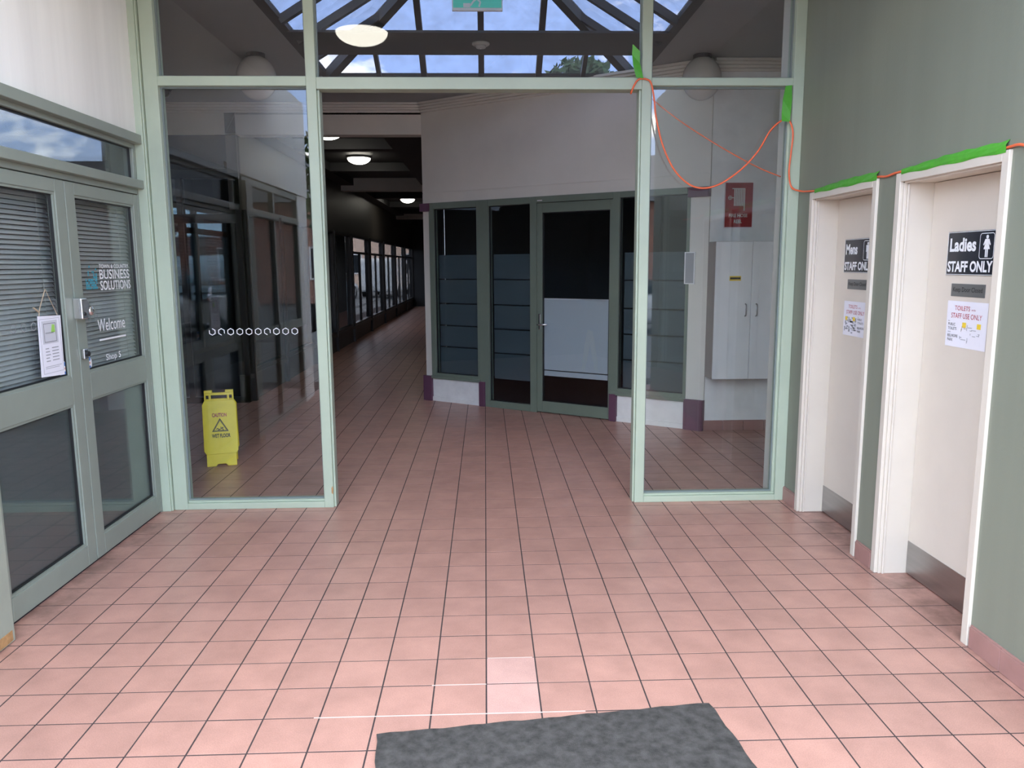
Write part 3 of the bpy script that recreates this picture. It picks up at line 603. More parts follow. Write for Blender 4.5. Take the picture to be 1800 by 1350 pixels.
def shop_window(n, x0, x1, z0, z1, gx0, gx1, gz0, gz1, gaps, lo, label, hi=1.715, sill=True):
    d = empty('window_%d' % n, AO, AR); struct(d, label, 'window')
    f = MB(); f.box(x0, gx0, -.012, .07, z0, z1); f.box(gx1, x1, -.012, .07, z0, z1); f.box(gx0, gx1, -.012, .07, gz1, z1); f.box(gx0, gx1, -.012, .07, z0, gz0)
    obj('frame', f, shopgreen, d, bevel=.003)
    if sill: obj('sill', MB().box(x0, x1, -.03, -.012, z0, z0+.035), shopgreen, d, bevel=.003)
    gk = MB(); gasket(gk, gx0, gx1, gz0, gz1, .012, .03, .008); obj('gasket', gk, rubber, d)
    obj('pane', MB().box(gx0, gx1, .02, .026, gz0, gz1), shopglass, d)
    zs = [hi]+gaps+[lo]
    for a, b in zip(zs, zs[1:]): obj('frosted_band', MB().box(gx0+.045, gx1-.008, .027, .0275, b+.007 if b != lo else b, a-.007 if a != hi else a), frost, d)
shop_window(4, .092, .80, .272, 2.308, .157, .765, .338, 2.238, [1.44, 1.16, .905, .655], .345, 'frosted band shop window next to the dark corridor')
shop_window(5, .80, 1.535, 0, 2.308, .925, 1.465, .075, 2.238, [1.44, 1.16, .89, .62], .33, 'tall narrow side light with frosted bands left of the shop door', sill=False)
shop_window(7, 2.435, 3.235, .272, 2.308, 2.51, 3.205, .345, 2.25, [1.44, 1.16, .90, .64], .35, 'frosted band shop window behind the right screen pane')
d = empty('door_5', AO, AR); struct(d, 'green framed glass shop door with white lower film in the angled wall', 'door')
f = MB(); f.box(1.535, 2.435, -.012, .07, 2.245, 2.308); f.box(1.535, 1.548, -.012, .07, 0, 2.245); obj('door_frame', f, shopgreen, d)
f = MB(); f.box(1.548, 1.612, 0, .045, .01, 2.24); f.box(2.40, 2.432, 0, .045, .01, 2.24); f.box(1.612, 2.40, 0, .045, .01, .13); f.box(1.612, 2.40, 0, .045, 2.14, 2.24); obj('leaf_frame', f, shopgreen, d, bevel=.003)
gk = MB(); gasket(gk, 1.612, 2.40, .13, 2.14, .010, .03, .009); obj('gasket', gk, rubber, d)
obj('pane', MB().box(1.612, 2.40, .02, .026, .13, 2.14), shopglass, d)
obj('white_film', MB().box(1.622, 2.39, .0275, .028, .475, 1.232), frostwhite, d)['label'] = 'white film over the middle of the glass'
obj('white_film', MB().box(1.622, 2.39, .0275, .028, .41, .465), frostwhite, d)
obj('film_edge', MB().box(1.622, 2.39, .026, .0275, 1.232, 1.246), white, d)
hd = obj('door_handle', MB().box(1.572, 1.592, -.012, 0, .91, 1.08), chrome, d, bevel=.003); obj('lever', MB().tube([(1.582, -.01, .965), (1.582, -.05, .965), (1.60, -.055, .966), (1.70, -.055, .97)], .009, 8), chrome, hd, smooth=True)
obj('closer_arm', MB().box(1.56, 1.62, -.016, -.012, 2.262, 2.27), white, d)
# dark shop behind
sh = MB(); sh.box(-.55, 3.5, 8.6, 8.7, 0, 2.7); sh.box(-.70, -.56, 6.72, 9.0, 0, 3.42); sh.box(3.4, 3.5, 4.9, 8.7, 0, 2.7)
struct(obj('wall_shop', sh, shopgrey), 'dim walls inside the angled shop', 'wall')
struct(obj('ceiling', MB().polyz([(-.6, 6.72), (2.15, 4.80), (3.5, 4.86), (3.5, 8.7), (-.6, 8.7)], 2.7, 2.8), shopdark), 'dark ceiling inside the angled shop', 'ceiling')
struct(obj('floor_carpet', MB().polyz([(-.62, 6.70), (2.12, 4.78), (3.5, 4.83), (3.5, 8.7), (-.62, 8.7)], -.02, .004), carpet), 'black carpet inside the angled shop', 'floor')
# ------------------------------------------------------------------ cabinet wall
wb = MB(); wb.box(2.10, 3.7, 4.72, 4.86, 0, CH); struct(obj('wall_back', wb, dado), 'white wall carrying the hose reel cabinet', 'wall')
cornice('trim_10', 1.5, (2.1, 4.72, 0), 0, 'stepped cornice on the cabinet wall')
struct(obj('wall_side', MB().box(3.6, 3.7, 2.62, 4.72, 0, CH).box(1.975, 3.6, 2.585, 2.70, 0, CH), offwhite), 'off-white wall end just behind the right screen mullion', 'wall')
bk = empty('baseboard_back', (2.10, 4.72, 0)); struct(bk, 'pink tile skirting under the white cabinet', 'skirting')
for k in range(6): obj('skirting_tile', skirt(bk, .2), plum_tile, bk, (.2*k, 0, 0), 0, bevel=.002)
cb = empty('wall_cabinet', (2.10, 4.72, .54)); cab = P('cabinet_white', (.86, .87, .86), .4, var=.04)
obj('body', MB().box(0, .67, -.255, 0, 0, 1.258), P('cabinet_side', (.42, .39, .36), .5), cb, bevel=.003)
for x0, x1, hx in ((0, .333, .284), (.337, .67, .384)):
    dr = obj('cabinet_door', MB().box(x0, x1, -.275, -.256, .002, 1.256), cab, cb, bevel=.002)
    obj('handle', MB().tube([(hx, -.276, .585), (hx, -.30, .59), (hx, -.305, .61), (hx, -.305, .67), (hx, -.30, .69), (hx, -.276, .695)], .006, 8), steel, dr, smooth=True)
    if hx < .3:
        s = obj('sticker', MB().box(.13, .235, -.2758, -.275, .905, .948), yellowst, dr); s['label'] = 'yellow and black warning sticker'; obj('printed_bar', MB().box(.135, .23, -.2764, -.2758, .918, .936), inkblack, s)
tag(cb, 'white two door wall cabinet below the fire hose reel sign', 'cabinet')
fs = empty('fire_hose_sign', (2.242, 4.72, 1.93)); W, H = .27, .415
obj('panel', MB().box(0, W, -.004, 0, 0, H), redsign, fs, bevel=.001); bd = MB(); bd.rect(.001, W-.001, .001, H-.001, .005, -.0048, -.004); obj('border', bd, white, fs)
cw = P('sign_cream', (.62, .60, .55), .5)
text('lettering', 'FIRE HOSE', .045, W-.05, .096, .128, -.0046, cw, fs, .03); text('lettering', 'REEL', .093, W-.10, .042, .074, -.0046, cw, fs, .03)
ic = MB()
for k in range(7): ic.box(.088+.0155*k, .088+.0155*k+.011, -.0046, -.004, .20 if k < 6 else .155, .36)
ic.box(.07, .19, -.0048, -.0046, .352, .36); ic.box(.062, .088, -.0046, -.004, .270, .277)
n_ = 18; C1 = [(.052+.019*math.cos(2*PI*k/n_), .2735+.019*math.sin(2*PI*k/n_)) for k in range(n_)]; C2 = [(.052+.015*math.cos(2*PI*k/n_), .2735+.015*math.sin(2*PI*k/n_)) for k in range(n_)]
ic.add([(x, -.0046, z) for x, z in C1+C2], [(i, (i+1) % n_, n_+(i+1) % n_, n_+i) for i in range(n_)]); ic.box(.036, .068, -.0046, -.004, .2715, .2755); ic.box(.050, .054, -.0046, -.004, .258, .289); obj('icon', ic, cw, fs)
tag(fs, 'red FIRE HOSE REEL sign with pale reel icon', 'sign')
nf = empty('wall_frame', AO, AR); fr = MB(); fr.rect(3.20, 3.30, 1.41, 1.71, .008, -.03, -.012); obj('frame', fr, white, nf); obj('card', MB().box(3.208, 3.292, -.02, -.014, 1.418, 1.702), inkgrey, nf); tag(nf, 'small white framed card at the right edge of the far shop window', 'frame')

# ------------------------------------------------------------------ corridor
cwl = MB(); cwl.box(-.70, -.58, 6.72, 28, 0, CH); struct(obj('wall_corridor', cwl, corrwall), 'dark right wall of the corridor', 'wall')
struct(obj('wall_end', MB().box(-2.92, -.58, 28, 28.2, 0, CH), shopdark), 'dark end wall of the corridor', 'wall')
cc = MB(); cc.box(-2.92, -.58, 6.66, 28, 3.30, 3.42)
for x0, x1 in ((-2.8, -2.55), (-1.22, -.70)): cc.box(x0, x1, 6.85, 28, 3.16, 3.30)
for y in (6.85, 8.35, 10.85, 13.55, 16.2, 19.0, 21.8, 24.6): cc.box(-2.55, -1.22, y, y+.25, 3.16, 3.30)
struct(obj('ceiling', cc, darkceil), 'dark coffered corridor ceiling', 'ceiling')
for k, y in enumerate((13.2, 22.8)):
    struct(obj('trim_%d' % (11+k), MB().box(-2.8, -.7, y, y+.3, 3.06, 3.32), offwhite), ['nearer downstand beam across the corridor ceiling', 'farther downstand beam across the corridor ceiling'][k], 'beam')
cl = MB(); cl.box(-2.92, -2.8, 6.66, 28, 2.25, 3.42); cl.box(-2.92, -2.8, 6.66, 28, 0, .32); cl.box(-2.8, -2.76, 6.7, 28, .28, .33)
struct(obj('wall_arcade', cl, corrwall), 'dim left corridor wall above and below the shop windows', 'wall')
wn = 8
yb = [6.72, 8.3, 10.2, 12.1, 14.0, 16.6, 19.2, 22.0, 25.0, 28.0]
for k, (y0, y1) in enumerate(zip(yb, yb[1:])):
    d = empty('window_%d' % (wn+k), (-2.8, 0, 0), PI/2)
    f = MB(); f.rect(y0, y1, .32, 2.25, .05, -.02, .08); f.box(y0, y0+.09, -.05, .1, 0, 2.25)
    if k >= 4: f.box(y0+.05, y1-.05, 0, .05, 1.85, 1.90); f.box((y0+y1)/2-.02, (y0+y1)/2+.02, 0, .05, .37, 1.85)
    obj('frame', f, blackframe, d); obj('pane', MB().box(y0+.05, y1-.05, .03, .036, .37, 2.20), tint if k < 4 else farclear, d)
    struct(d, ['first', 'second', 'third', 'fourth', 'fifth', 'sixth', 'seventh', 'eighth', 'ninth'][k]+' corridor window from the atrium, in a black frame', 'window')
d = empty('window_17', (-4.2, 6.66, 0)); f = MB(); f.rect(0, 1.4, 0, 2.66, .06, 0, .1); f.box(.68, .74, 0, .1, .06, 2.6); f.box(.06, 1.34, 0, .1, 2.1, 2.2); obj('frame', f, blackframe, d); obj('spandrel_panel', MB().box(0, 1.4, .02, .1, 2.66, 3.08), shopdark, d)
for x0, x1 in ((.06, .68), (.74, 1.34)):
    for z0, z1 in ((.06, 2.1), (2.2, 2.6)): obj('pane', MB().box(x0, x1, .04, .046, z0, z1), tint, d)
struct(d, 'dark shop window beside the corridor mouth', 'window')
# shop between corridor and street
d = empty('window_18', (-5.3, 0, 0), PI/2); f = MB(); f.rect(6.66, 14, 0, 2.7, .08, 0, .1)
for y in (8.5, 10.4, 12.2): f.box(y, y+.07, 0, .1, .08, 2.62)
f.box(6.74, 13.92, 0, .1, 2.2, 2.3); obj('frame', f, blackframe, d)
for y0, y1 in ((6.74, 8.5), (8.57, 10.4), (10.47, 12.2), (12.27, 13.92)):
    for z0, z1 in ((.08, 2.2), (2.3, 2.62)): obj('pane', MB().box(y0, y1, .04, .046, z0, z1), tint, d)
struct(d, 'tinted street window at the back of the dark shop', 'window')
struct(obj('wall_shop', MB().box(-5.3, -2.92, 14, 14.1, 0, 2.7), shopdark), 'dark partition at the end of the left shop', 'wall')
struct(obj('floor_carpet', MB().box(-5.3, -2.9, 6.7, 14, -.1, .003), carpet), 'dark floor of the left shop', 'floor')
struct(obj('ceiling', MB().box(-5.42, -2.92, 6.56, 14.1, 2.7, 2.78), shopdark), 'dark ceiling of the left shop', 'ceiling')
# atrium left side and office interior
wa = MB(); wa.box(-4.3, -4.2, -1.75, 6.66, 0, 2.45); wa.box(-4.3, -4.2, -1.75, 4.3, 2.45, CH); wa.box(-4.3, -4.2, 4.3, 6.66, 3.15, CH); wa.box(-4.2, -2.36, -1.75, -1.65, 0, CH)
wa.box(-4.2, -2.07, 2.585, 2.70, 0, 2.05); wa.box(-4.2, -2.07, 2.585, 2.70, 2.75, CH); wa.box(-4.2, -3.35, 2.585, 2.70, 2.05, 2.75); wa.box(-2.36, -2.07, 2.585, 2.70, 2.05, 2.75)
wa.box(-5.4, -4.2, 6.56, 6.66, 0, 2.7)
struct(obj('wall_office', wa, shopgrey), 'dim office and atrium side walls left of the entrance', 'wall')
d = empty('window_19', (-4.2, 0, 0), PI/2); f = MB().rect(4.3, 6.66, 2.45, 3.15, .05, .01, .09); obj('frame', f, blackframe, d); obj('pane', MB().box(4.35, 6.61, .04, .046, 2.5, 3.1), smoked, d); struct(d, 'high window on the left side of the atrium', 'window')
d = empty('window_20', (0, 2.62, 0)); f = MB().rect(-3.35, -2.36, 2.05, 2.75, .03, 0, .06); obj('frame', f, blackframe, d); obj('pane', MB().box(-3.32, -2.39, .02, .026, 2.08, 2.72), clear, d); struct(d, 'high internal window between office and atrium', 'window')
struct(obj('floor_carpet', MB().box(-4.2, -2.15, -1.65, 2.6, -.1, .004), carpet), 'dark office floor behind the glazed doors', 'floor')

# ------------------------------------------------------------------ lamps
def oyster(loc, lit, label, r=.18, hang=0):
    l = empty('ceiling_lamp', loc); n = 28
    obj('base', MB().lathe([(r*.8, 0), (r*1.05, -.01), (r*1.05, -.03), (r*.95, -.035)], (0,0,0), n), P('lamp_base', (.55, .54, .5), .4) if 'lamp_base' not in MATS else MATS['lamp_base'], l, smooth=True)
    pr = [(r, -.03)]+[(r*math.cos(t*PI/16), -.03-.095*math.sin(t*PI/16)) for t in range(1, 8)]+[(.004, -.125)]
    obj('shade', MB().lathe(pr, (0,0,0), n), lampon if lit else opal, l, smooth=True); return tag(l, label, 'lamp', 'dome ceiling lamps')
oyster((-1.95, 7.65, 3.30), True, 'lit dome ceiling lamp at the corridor mouth, half behind the post')
oyster((-1.95, 10.1, 3.30), True, 'lit dome ceiling lamp second along the corridor')
oyster((-1.95, 17.9, 3.30), True, 'lit dome ceiling lamp farthest down the corridor')
oyster((-.92, 1.25, CH), True, 'lit dome lamp on the porch ceiling reflected above the doorway', .2)
def globe(x, label):
    g = empty('globe_lamp', (x, 4.55, CH)); obj('collar', MB().lathe([(.08, 0), (.08, -.03), (.06, -.04)], (0,0,0), 20), darkbeam, g)
    pr = [(.05, -.02)]+[(.17*math.sin(t*PI/18), -.20+.185*math.cos(t*PI/18)) for t in range(2, 18)]+[(.004, -.385)]
    obj('shade', MB().lathe(pr, (0,0,0), 32), opal, g, smooth=True); return tag(g, label, 'lamp', 'unlit globe lamps')
globe(-1.95, 'unlit round globe lamp behind the left transom'); globe(1.95, 'unlit round globe lamp behind the right transom')
scam = empty('security_camera', (-3.22, 5.75, CH)); obj('base', MB().lathe([(.085, 0), (.085, -.03), (.075, -.05)], (0,0,0), 24), P('camera_grey', (.06, .06, .065), .4), scam, smooth=True)
obj('dome', MB().lathe([(.07, -.05)]+[(.07*math.cos(t*PI/14), -.05-.07*math.sin(t*PI/14)) for t in range(1, 7)]+[(.003, -.12)], (0,0,0), 24), P('smoked_dome', (.02, .02, .025), .08), scam, smooth=True); tag(scam, 'dark dome security camera on the atrium ceiling, seen through the left pane', 'camera')
struct(obj('trim_13', MB().box(-1.75, -1.25, 5.85, 6.0, CH-.008, CH), blackframe), 'dark air vent slot in the ceiling near the bulkhead', 'vent')

# ------------------------------------------------------------------ wet floor sign
ws = empty('wet_floor_sign', (-2.165, 3.72, 0), math.radians(15)); tilt = math.radians(9)
def panel_mesh():
    m = MB(); h = .128
    m.poly([(-.115, .0), (-.045, .0), (-.03, .018), (.03, .018), (.045, .0), (.115, .0), (.115, .11), (-.115, .11)], -.004, .004)
    m.poly([(-.115, .10), (.115, .10), (.131, .125), (.131, .50), (.112, .535), (-.112, .535), (-.131, .50), (-.131, .125)], -.014, .004)
    m.box(-.112, -.10, -.01, .004, .535, .612); m.box(.10, .112, -.01, .004, .535, .612); m.box(-.078, -.062, -.008, .004, .535, .585); m.box(.062, .078, -.008, .004, .535, .585)
    m.box(-.10, .10, -.01, .004, .577, .596); m.box(-.112, -.05, -.012, .006, .596, .617); m.box(.05, .112, -.012, .006, .596, .617); m.box(-.10, .10, -.008, .004, .535, .545)
    return m
fp = obj('front_panel', panel_mesh(), yellow, ws, (0, -.10, 0), bevel=.003); fp.rotation_euler = (-tilt, 0, 0)
bp = obj('back_panel', panel_mesh(), yellow, ws, (0, .10, 0), PI, bevel=.003); bp.rotation_euler = (-tilt, 0, PI)
yq = -.0152
text('lettering', 'CAUTION', -.058, .052, .40, .432, yq, inkred, fp, .035); text('lettering', 'WET FLOOR', -.066, .075, .232, .264, yq, inkblack, fp, .035)
tr = MB()
for a, w_ in ((1, .006), (.80, .003)):
    c = (0, .318); R_ = .072*a; V_ = [(c[0]+R_*1.02*math.cos(t), c[1]+R_*math.sin(t)) for t in (PI/2, PI/2+2*PI/3, PI/2+4*PI/3)]; Q = [(c[0]+(x-c[0])*(1-w_*2/R_), c[1]+(z-c[1])*(1-w_*2/R_)) for x, z in V_]
    tr.add([(x, yq, z) for x, z in V_+Q], [(i, (i+1) % 3, 3+(i+1) % 3, 3+i) for i in range(3)])
obj('printed_triangle', tr, inkblack, fp)
fg = MB(); fg.poly([(.018+.006*math.cos(t*PI/5), .312+.006*math.sin(t*PI/5)) for t in range(10)], yq, yq+.001)
for a, b in (((.013, .307), (-.006, .298)), ((-.006, .298), (-.022, .308)), ((-.022, .308), (-.03, .30)), ((-.006, .298), (-.018, .292)), ((.008, .306), (.004, .320)), ((.013, .304), (.024, .296)), ((.024, .296), (.02, .29))):
    d_ = Vector((b[0]-a[0], b[1]-a[1])); n2 = Vector((-d_.y, d_.x)).normalized()*.0028; fg.poly([(a[0]-n2.x, a[1]-n2.y), (b[0]-n2.x, b[1]-n2.y), (b[0]+n2.x, b[1]+n2.y), (a[0]+n2.x, a[1]+n2.y)], yq, yq+.001)
obj('printed_figure', fg, inkblack, fp)
tag(ws, 'yellow folding CAUTION WET FLOOR sign standing behind the left pane', 'sign')

# ------------------------------------------------------------------ door mat
a, b, c = Vector((-.38, -.115)), Vector((.822, .028)), None
ux = (b-a).normalized(); uy = Vector((ux.y, -ux.x))
mt = MB(); nx, ny = 26, 18; D_ = .9
for j in range(ny+1):
    for i in range(nx+1):
        p = a+ux*(b-a).length*i/nx+uy*D_*j/ny; e_ = .003*math.sin(i*2.1)*(1 if j in (0, ny) else 0)+.003*math.sin(j*1.7)*(1 if i in (0, nx) else 0)
        mt.v.append((p.x+e_, p.y+e_, .006+.0012*math.sin(i*.9+j*.7)+(.001 if 0 < i < nx and 0 < j < ny else -.001)))
for j in range(ny):
    for i in range(nx): q = j*(nx+1)+i; mt.f.append((q, q+nx+1, q+nx+2, q+1))
me = mt.mesh('door_mat'); mo = obj('door_mat', me, matgrey); s = mo.modifiers.new('Solidify', 'SOLIDIFY'); s.thickness = .005; s.offset = -1
tag(mo, 'worn grey carpet mat lying askew on the pink tiles', 'mat')

# ------------------------------------------------------------------ extension cord and green tape
def smooth_path(pts, n=6):
    P_ = [Vector(p) for p in pts]; P_ = [P_[0]]+P_+[P_[-1]]; out = []
    for i in range(1, len(P_)-2):
        for k in range(n):
            t = k/n; p0, p1, p2, p3 = P_[i-1:i+3]
            out.append(.5*((2*p1)+(p2-p0)*t+(2*p0-5*p1+4*p2-p3)*t*t+(-p0+3*p1-3*p2+p3)*t**3))
    return out+[P_[-2]]
def scr(px, py, y):
    r = CF+CR*((px-900)/FPX)+CD*((py-675)/FPX); t = (y-CAM.y)/r.y; p = CAM+r*t; return (p.x, y, p.z)
def scrx(px, py, x):
    r = CF+CR*((px-900)/FPX)+CD*((py-675)/FPX); t = (x-CAM.x)/r.x; p = CAM+r*t; return (x, p.y, p.z)
Yc = SY-.012
pts = [(.955, SY+.06, 2.70), (.945, SY+.02, 2.665), (.955, Yc, 2.70), (.985, Yc, 2.742), (1.03, Yc, 2.745), (1.065, Yc, 2.72), (1.087, Yc, 2.62), (1.10, Yc, 2.52), (1.145, Yc, 2.35), (1.22, Yc, 2.20), (1.32, Yc, 2.105), (1.42, Yc, 2.08), (1.53, Yc, 2.11), (1.66, Yc, 2.20), (1.76, Yc, 2.31), (1.83, Yc, 2.43), (1.90, Yc, 2.494), (1.95, Yc, 2.495), (1.978, Yc, 2.42), (1.972, Yc, 2.30), (1.965, Yc, 2.18), (1.985, Yc, 2.085), (2.018, 2.38, 2.052), (2.030, 2.27, 2.042), (2.033, 2.18, 2.037), (2.033, 2.0, 2.037), (2.033, 1.6, 2.037), (2.033, 1.44, 2.038), (2.030, 1.34, 2.03), (2.030, 1.24, 2.037), (2.033, 1.0, 2.037), (2.033, .6, 2.037), (2.033, .44, 2.039), (2.026, .36, 2.04), (2.022, .28, 2.025), (2.022, .1, 2.03), (2.022, -.3, 2.04)]
cd_ = obj('extension_cord', MB().tube(smooth_path(pts), .0056, 8), orange, smooth=True); tag(cd_, 'orange extension cord looped across the right pane and over the toilet doors', 'cord')
pts = [(1.055, SY+.14, 2.70), (1.12, SY+.13, 2.64), (1.30, SY+.13, 2.51), (1.55, SY+.13, 2.36), (1.80, SY+.13, 2.23), (1.965, SY+.13, 2.165)]
c2 = obj('extension_cord', MB().tube(smooth_path(pts), .0042, 8), orange, smooth=True); tag(c2, 'thin orange cord running diagonally behind the right pane', 'cord')
def tape(pts, off, label):
    """pts: outline; ruffled strip of two layers"""
    bmm = MB(); n = len(pts)
    bmm.v = [tuple(p) for p in pts]; bmm.f = [tuple(range(n))]; o = obj('tape_strip', bmm.mesh('tape'), tapegreen); s = o.modifiers.new('Solidify', 'SOLIDIFY'); s.thickness = .001; return tag(o, label, 'tape', 'green tape')
def ruffle(rows, label):
    m = MB(); k = len(rows[0])
    for r in rows: m.v += [tuple(p) for p in r]
    for i in range(len(rows)-1):
        for j in range(k-1): m.f.append((i*k+j, i*k+j+1, (i+1)*k+j+1, (i+1)*k+j))
    o = obj('tape_strip', m.mesh('tape_strip'), tapegreen); s = o.modifiers.new('Solidify', 'SOLIDIFY'); s.thickness = .0012; return tag(o, label, 'tape', 'green tape')
yt = SY-.02
ruffle([[scr(1112, 78, yt), scr(1114, 79, yt)], [scr(1111, 95, yt+.01), scr(1125, 90, yt)], [scr(1113, 115, yt), scr(1125, 112, yt+.006)], [scr(1118, 136, yt-.003), scr(1131, 138, yt-.003)]], 'short green tape tab holding the cord at the post top')
ruffle([[scr(1381, 151, yt+.008), scr(1392, 150, yt+.008)], [scr(1376, 175, yt), scr(1392, 174, yt+.004)], [scr(1374, 198, yt+.004), scr(1390, 198, yt-.002)], [scr(1374, 213, yt-.004), scr(1388, 214, yt-.004)]], 'green tape strip hanging on the right mullion')
def topstrip(y0, y1, label, h0, h1):
    rows = []; n = 14
    for i in range(n+1):
        t = i/n; y = y1+(y0-y1)*t; h = h0+(h1-h0)*math.sin(min(1, t*1.6)*PI/2)
        rows.append([(2.0245, y, 2.022+.003*math.sin(i*1.3)), (2.0225-.002*math.sin(i*2.1), y, 2.033+.002*math.sin(i)), (2.0235+.002*math.sin(i*1.7), y, 2.046+h*.2), (2.037, y, 2.046+h+.003*math.sin(i*2.3))])
    return ruffle(rows, label)
topstrip(1.43, 2.19, 'green tape strip along the top of the Mens door frame', .0, .02); topstrip(.43, 1.19, 'green tape strip along the top of the Ladies door frame', .002, .022)

# ------------------------------------------------------------------ outside
struct(obj('ground', MB().box(-90, 90, -90, 90, -.3, -.13).box(-90, -4.3, -90, 6.6, -.13, -.05).box(-90, 90, -90, -3.2, -.13, -.05).box(-90, -5.3, 6.6, 90, -.13, -.05), asphalt), 'asphalt street and car park around the building', 'ground')
struct(obj('ground_terrace', MB().box(-30, -5.9, 9, 25, -.1, .92), asphalt), 'raised car park beside the arcade', 'ground')
def make_car(loc, rz, label):
    c = empty('parked_car', loc, rz)
    # local x = length (front +x), stations: x, zbottom, ztop, halfwidth
    def loft(st, n=10):
        m = MB(); k = 0
        for x, zb_, zt_, hw in st:
            pts = []
            for i in range(2*n):
                t = PI*2*i/(2*n); ca, sa = math.cos(t), math.sin(t); e = .45
                pts.append((x, hw*math.copysign(abs(ca)**e, ca), (zb_+zt_)/2+(zt_-zb_)/2*math.copysign(abs(sa)**e, sa)))
            m.v += pts
        q = 2*n
        for s in range(len(st)-1):
            for i in range(q): m.f.append((s*q+i, s*q+(i+1) % q, (s+1)*q+(i+1) % q, (s+1)*q+i))
        m.f.append(tuple(range(q-1, -1, -1))); m.f.append(tuple((len(st)-1)*q+i for i in range(q))); return m
    obj('body', loft([(-2.3, .45, .80, .70), (-2.2, .32, .98, .82), (-1.6, .25, 1.02, .89), (-.6, .2, .98, .91), (.6, .2, .95, .91), (1.3, .22, .92, .89), (2.0, .26, .80, .84), (2.25, .34, .68, .72), (2.32, .40, .60, .6)]), carwhite, c, smooth=True)
    obj('windows', loft([(-1.75, .95, 1.02, .70), (-1.1, .93, 1.37, .66), (-.3, .93, 1.43, .66), (.2, .92, 1.40, .66), (.95, .90, 1.0, .70), (1.1, .88, .93, .70)]), carglass, c, smooth=True)
    obj('roof', loft([(-1.15, 1.36, 1.39, .58), (-.9, 1.37, 1.45, .62), (-.2, 1.38, 1.47, .63), (.25, 1.36, 1.43, .60), (.35, 1.36, 1.39, .55)]), carwhite, c, smooth=True)
    for x in (-1.42, 1.38):
        for s in (-1, 1):
            wv = obj('wheel', MB().lathe([(.2, -.1), (.30, -.1), (.325, -.07), (.325, .07), (.30, .1), (.2, .1)], (x, s*.80, .325), 24, 'y'), tyre, c, smooth=True)
            rm_ = MB().lathe([(.04, s*.1), (.05, s*.112), (.03, s*.118)], (x, s*.80, .325), 12, 'y')
            for k in range(6):
                t = k*PI/3; rm_.tube([(x+.04*math.cos(t), s*.80+s*.108, .325+.04*math.sin(t)), (x+.2*math.cos(t), s*.80+s*.106, .325+.2*math.sin(t))], .018, 6)
            obj('rim', rm_, alloy, wv)
    for s in (-1, 1):
        obj('headlight', MB().box(2.12, 2.24, s*.58-.12, s*.58+.12, .60, .70), alloy, c, bevel=.02); obj('tail_light', MB().box(-2.27, -2.15, s*.62-.12, s*.62+.12, .78, .90), redsign, c, bevel=.02)
        obj('mirror', MB().box(.55, .68, s*.92-.07, s*.92+.07, .95, 1.06), carwhite, c, bevel=.03)
    return tag(c, label, 'car', 'parked cars')
car = make_car((-7.6, 17.6, .92), math.radians(200), 'white sedan on the raised car park, seen through the left pane')
for loc, rz, lb in (((-7.6, 35.5, -.05), 80, 'white car outside the far corridor windows, left of the van'), ((3.6, -11.5, -.05), 5, 'white car parked on the street behind the camera'), ((-12.8, 19.5, .92), 15, 'white car farther back on the raised car park')):
    c = copy_tree(car); c.location = loc; c.rotation_euler = (0, 0, math.radians(rz)); c['label'] = lb
van = empty('delivery_van', (-5.3, 40, -.05), math.radians(85))
obj('body', MB().poly([(-2.4, .3), (2.3, .3), (2.4, .9), (1.9, 1.15), (1.2, 1.95), (-2.3, 2.0), (-2.4, 1.8)], -.95, .95), carwhite, van, bevel=.12); obj('windscreen', MB().poly([(1.34, 1.84), (1.27, 1.90), (1.92, 1.18), (1.99, 1.16)][::-1], -.8, .8), carglass, van)
obj('side_window', MB().box(.3, 1.1, -.97, .97, 1.2, 1.75), carglass, van, bevel=.03)
for x in (-1.5, 1.5):
    for s in (-1, 1): obj('wheel', MB().lathe([(.2, -.1), (.34, -.08), (.34, .08), (.2, .1)], (x, s*.86, .36), 20, 'y'), tyre, van, smooth=True)
tag(van, 'white delivery van outside the far corridor windows', 'van')
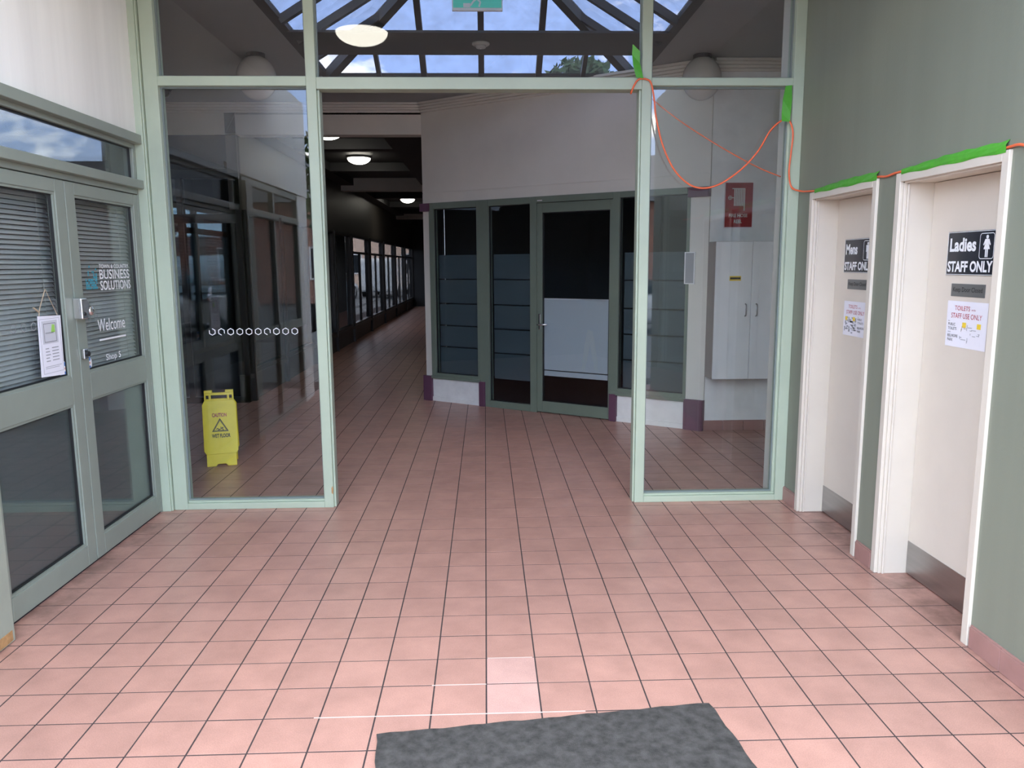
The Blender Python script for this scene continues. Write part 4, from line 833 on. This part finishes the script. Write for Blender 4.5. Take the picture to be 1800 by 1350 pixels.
def house(loc, rz, Wd, Dp, Hh, wm, label, n=4, roof=True):
    h = empty('building', loc, rz); obj('wall', MB().box(-Wd/2, Wd/2, 0, Dp, 0, Hh), wm, h)
    if roof:
        o_ = .5; m = MB(); a, b = Wd/2+o_, Dp+o_; m.add([(-a, -o_, Hh), (a, -o_, Hh), (a, b, Hh), (-a, b, Hh), (-a+Dp/2, Dp/2, Hh+Dp*.28), (a-Dp/2, Dp/2, Hh+Dp*.28)], [(0,1,5,4), (1,2,5), (2,3,4,5), (3,0,4), (0,3,2,1)]); obj('roof', m, roofm, h)
    for k in range(n):
        x = -Wd/2+Wd*(k+.5)/n; f = obj('window', MB().rect(x-.8, x+.8, 1.0, 2.4, .08, -.06, .02), white, h); obj('pane', MB().box(x-.72, x+.72, -.02, .0, 1.08, 2.32), carglass, f)
    return tag(h, label, 'building')
house((-26, 43, 0), math.radians(28), 16, 9, 4.2, peach, 'house with dark roof seen through the transom window')
house((-3, 54, 0), math.radians(8), 26, 10, 7, peach, 'peach brick building beyond the far corridor windows', 6, False)
house((4, -26, 0), math.radians(180), 34, 9, 4.2, brick, 'long brick building across the street behind the camera', 8)
def tree(loc, h, r, label):
    t = empty('street_tree', loc); obj('trunk', MB().tube([(0,0,0), (.1,0,h*.3), (-.05,.1,h*.6), (.05,0,h*.85)], [.16, .12, .08, .03], 8), bark, t, smooth=True)
    m = MB(); rr_ = random.Random(int(h*100))
    for k in range(1500):
        u = Vector((rr_.gauss(0,1), rr_.gauss(0,1), rr_.gauss(0,1))).normalized()*r*rr_.random()**.4; u.z *= .8; p = Vector((0,0,h*.75))+u; a = Vector((rr_.gauss(0,1), rr_.gauss(0,1), rr_.gauss(0,1))).normalized()*.16; b_ = a.orthogonal().normalized()*.09
        q = len(m.v); m.v += [tuple(p-a), tuple(p+b_), tuple(p+a), tuple(p-b_)]; m.f.append((q, q+1, q+2, q+3))
    lf = obj('foliage', m, leafm, t); lf['kind'] = 'stuff'; return tag(t, label, 'tree', 'street trees')
tree((-9.5, 33, -.05), 4.6, 1.8, 'leafy street tree outside the far corridor windows'); tree((2.75, 20, -.05), 8.5, 1.15, 'tree top showing through the far right skylight panes'); tree((-4, -17, -.05), 5.5, 2.2, 'street tree across the road behind the camera')
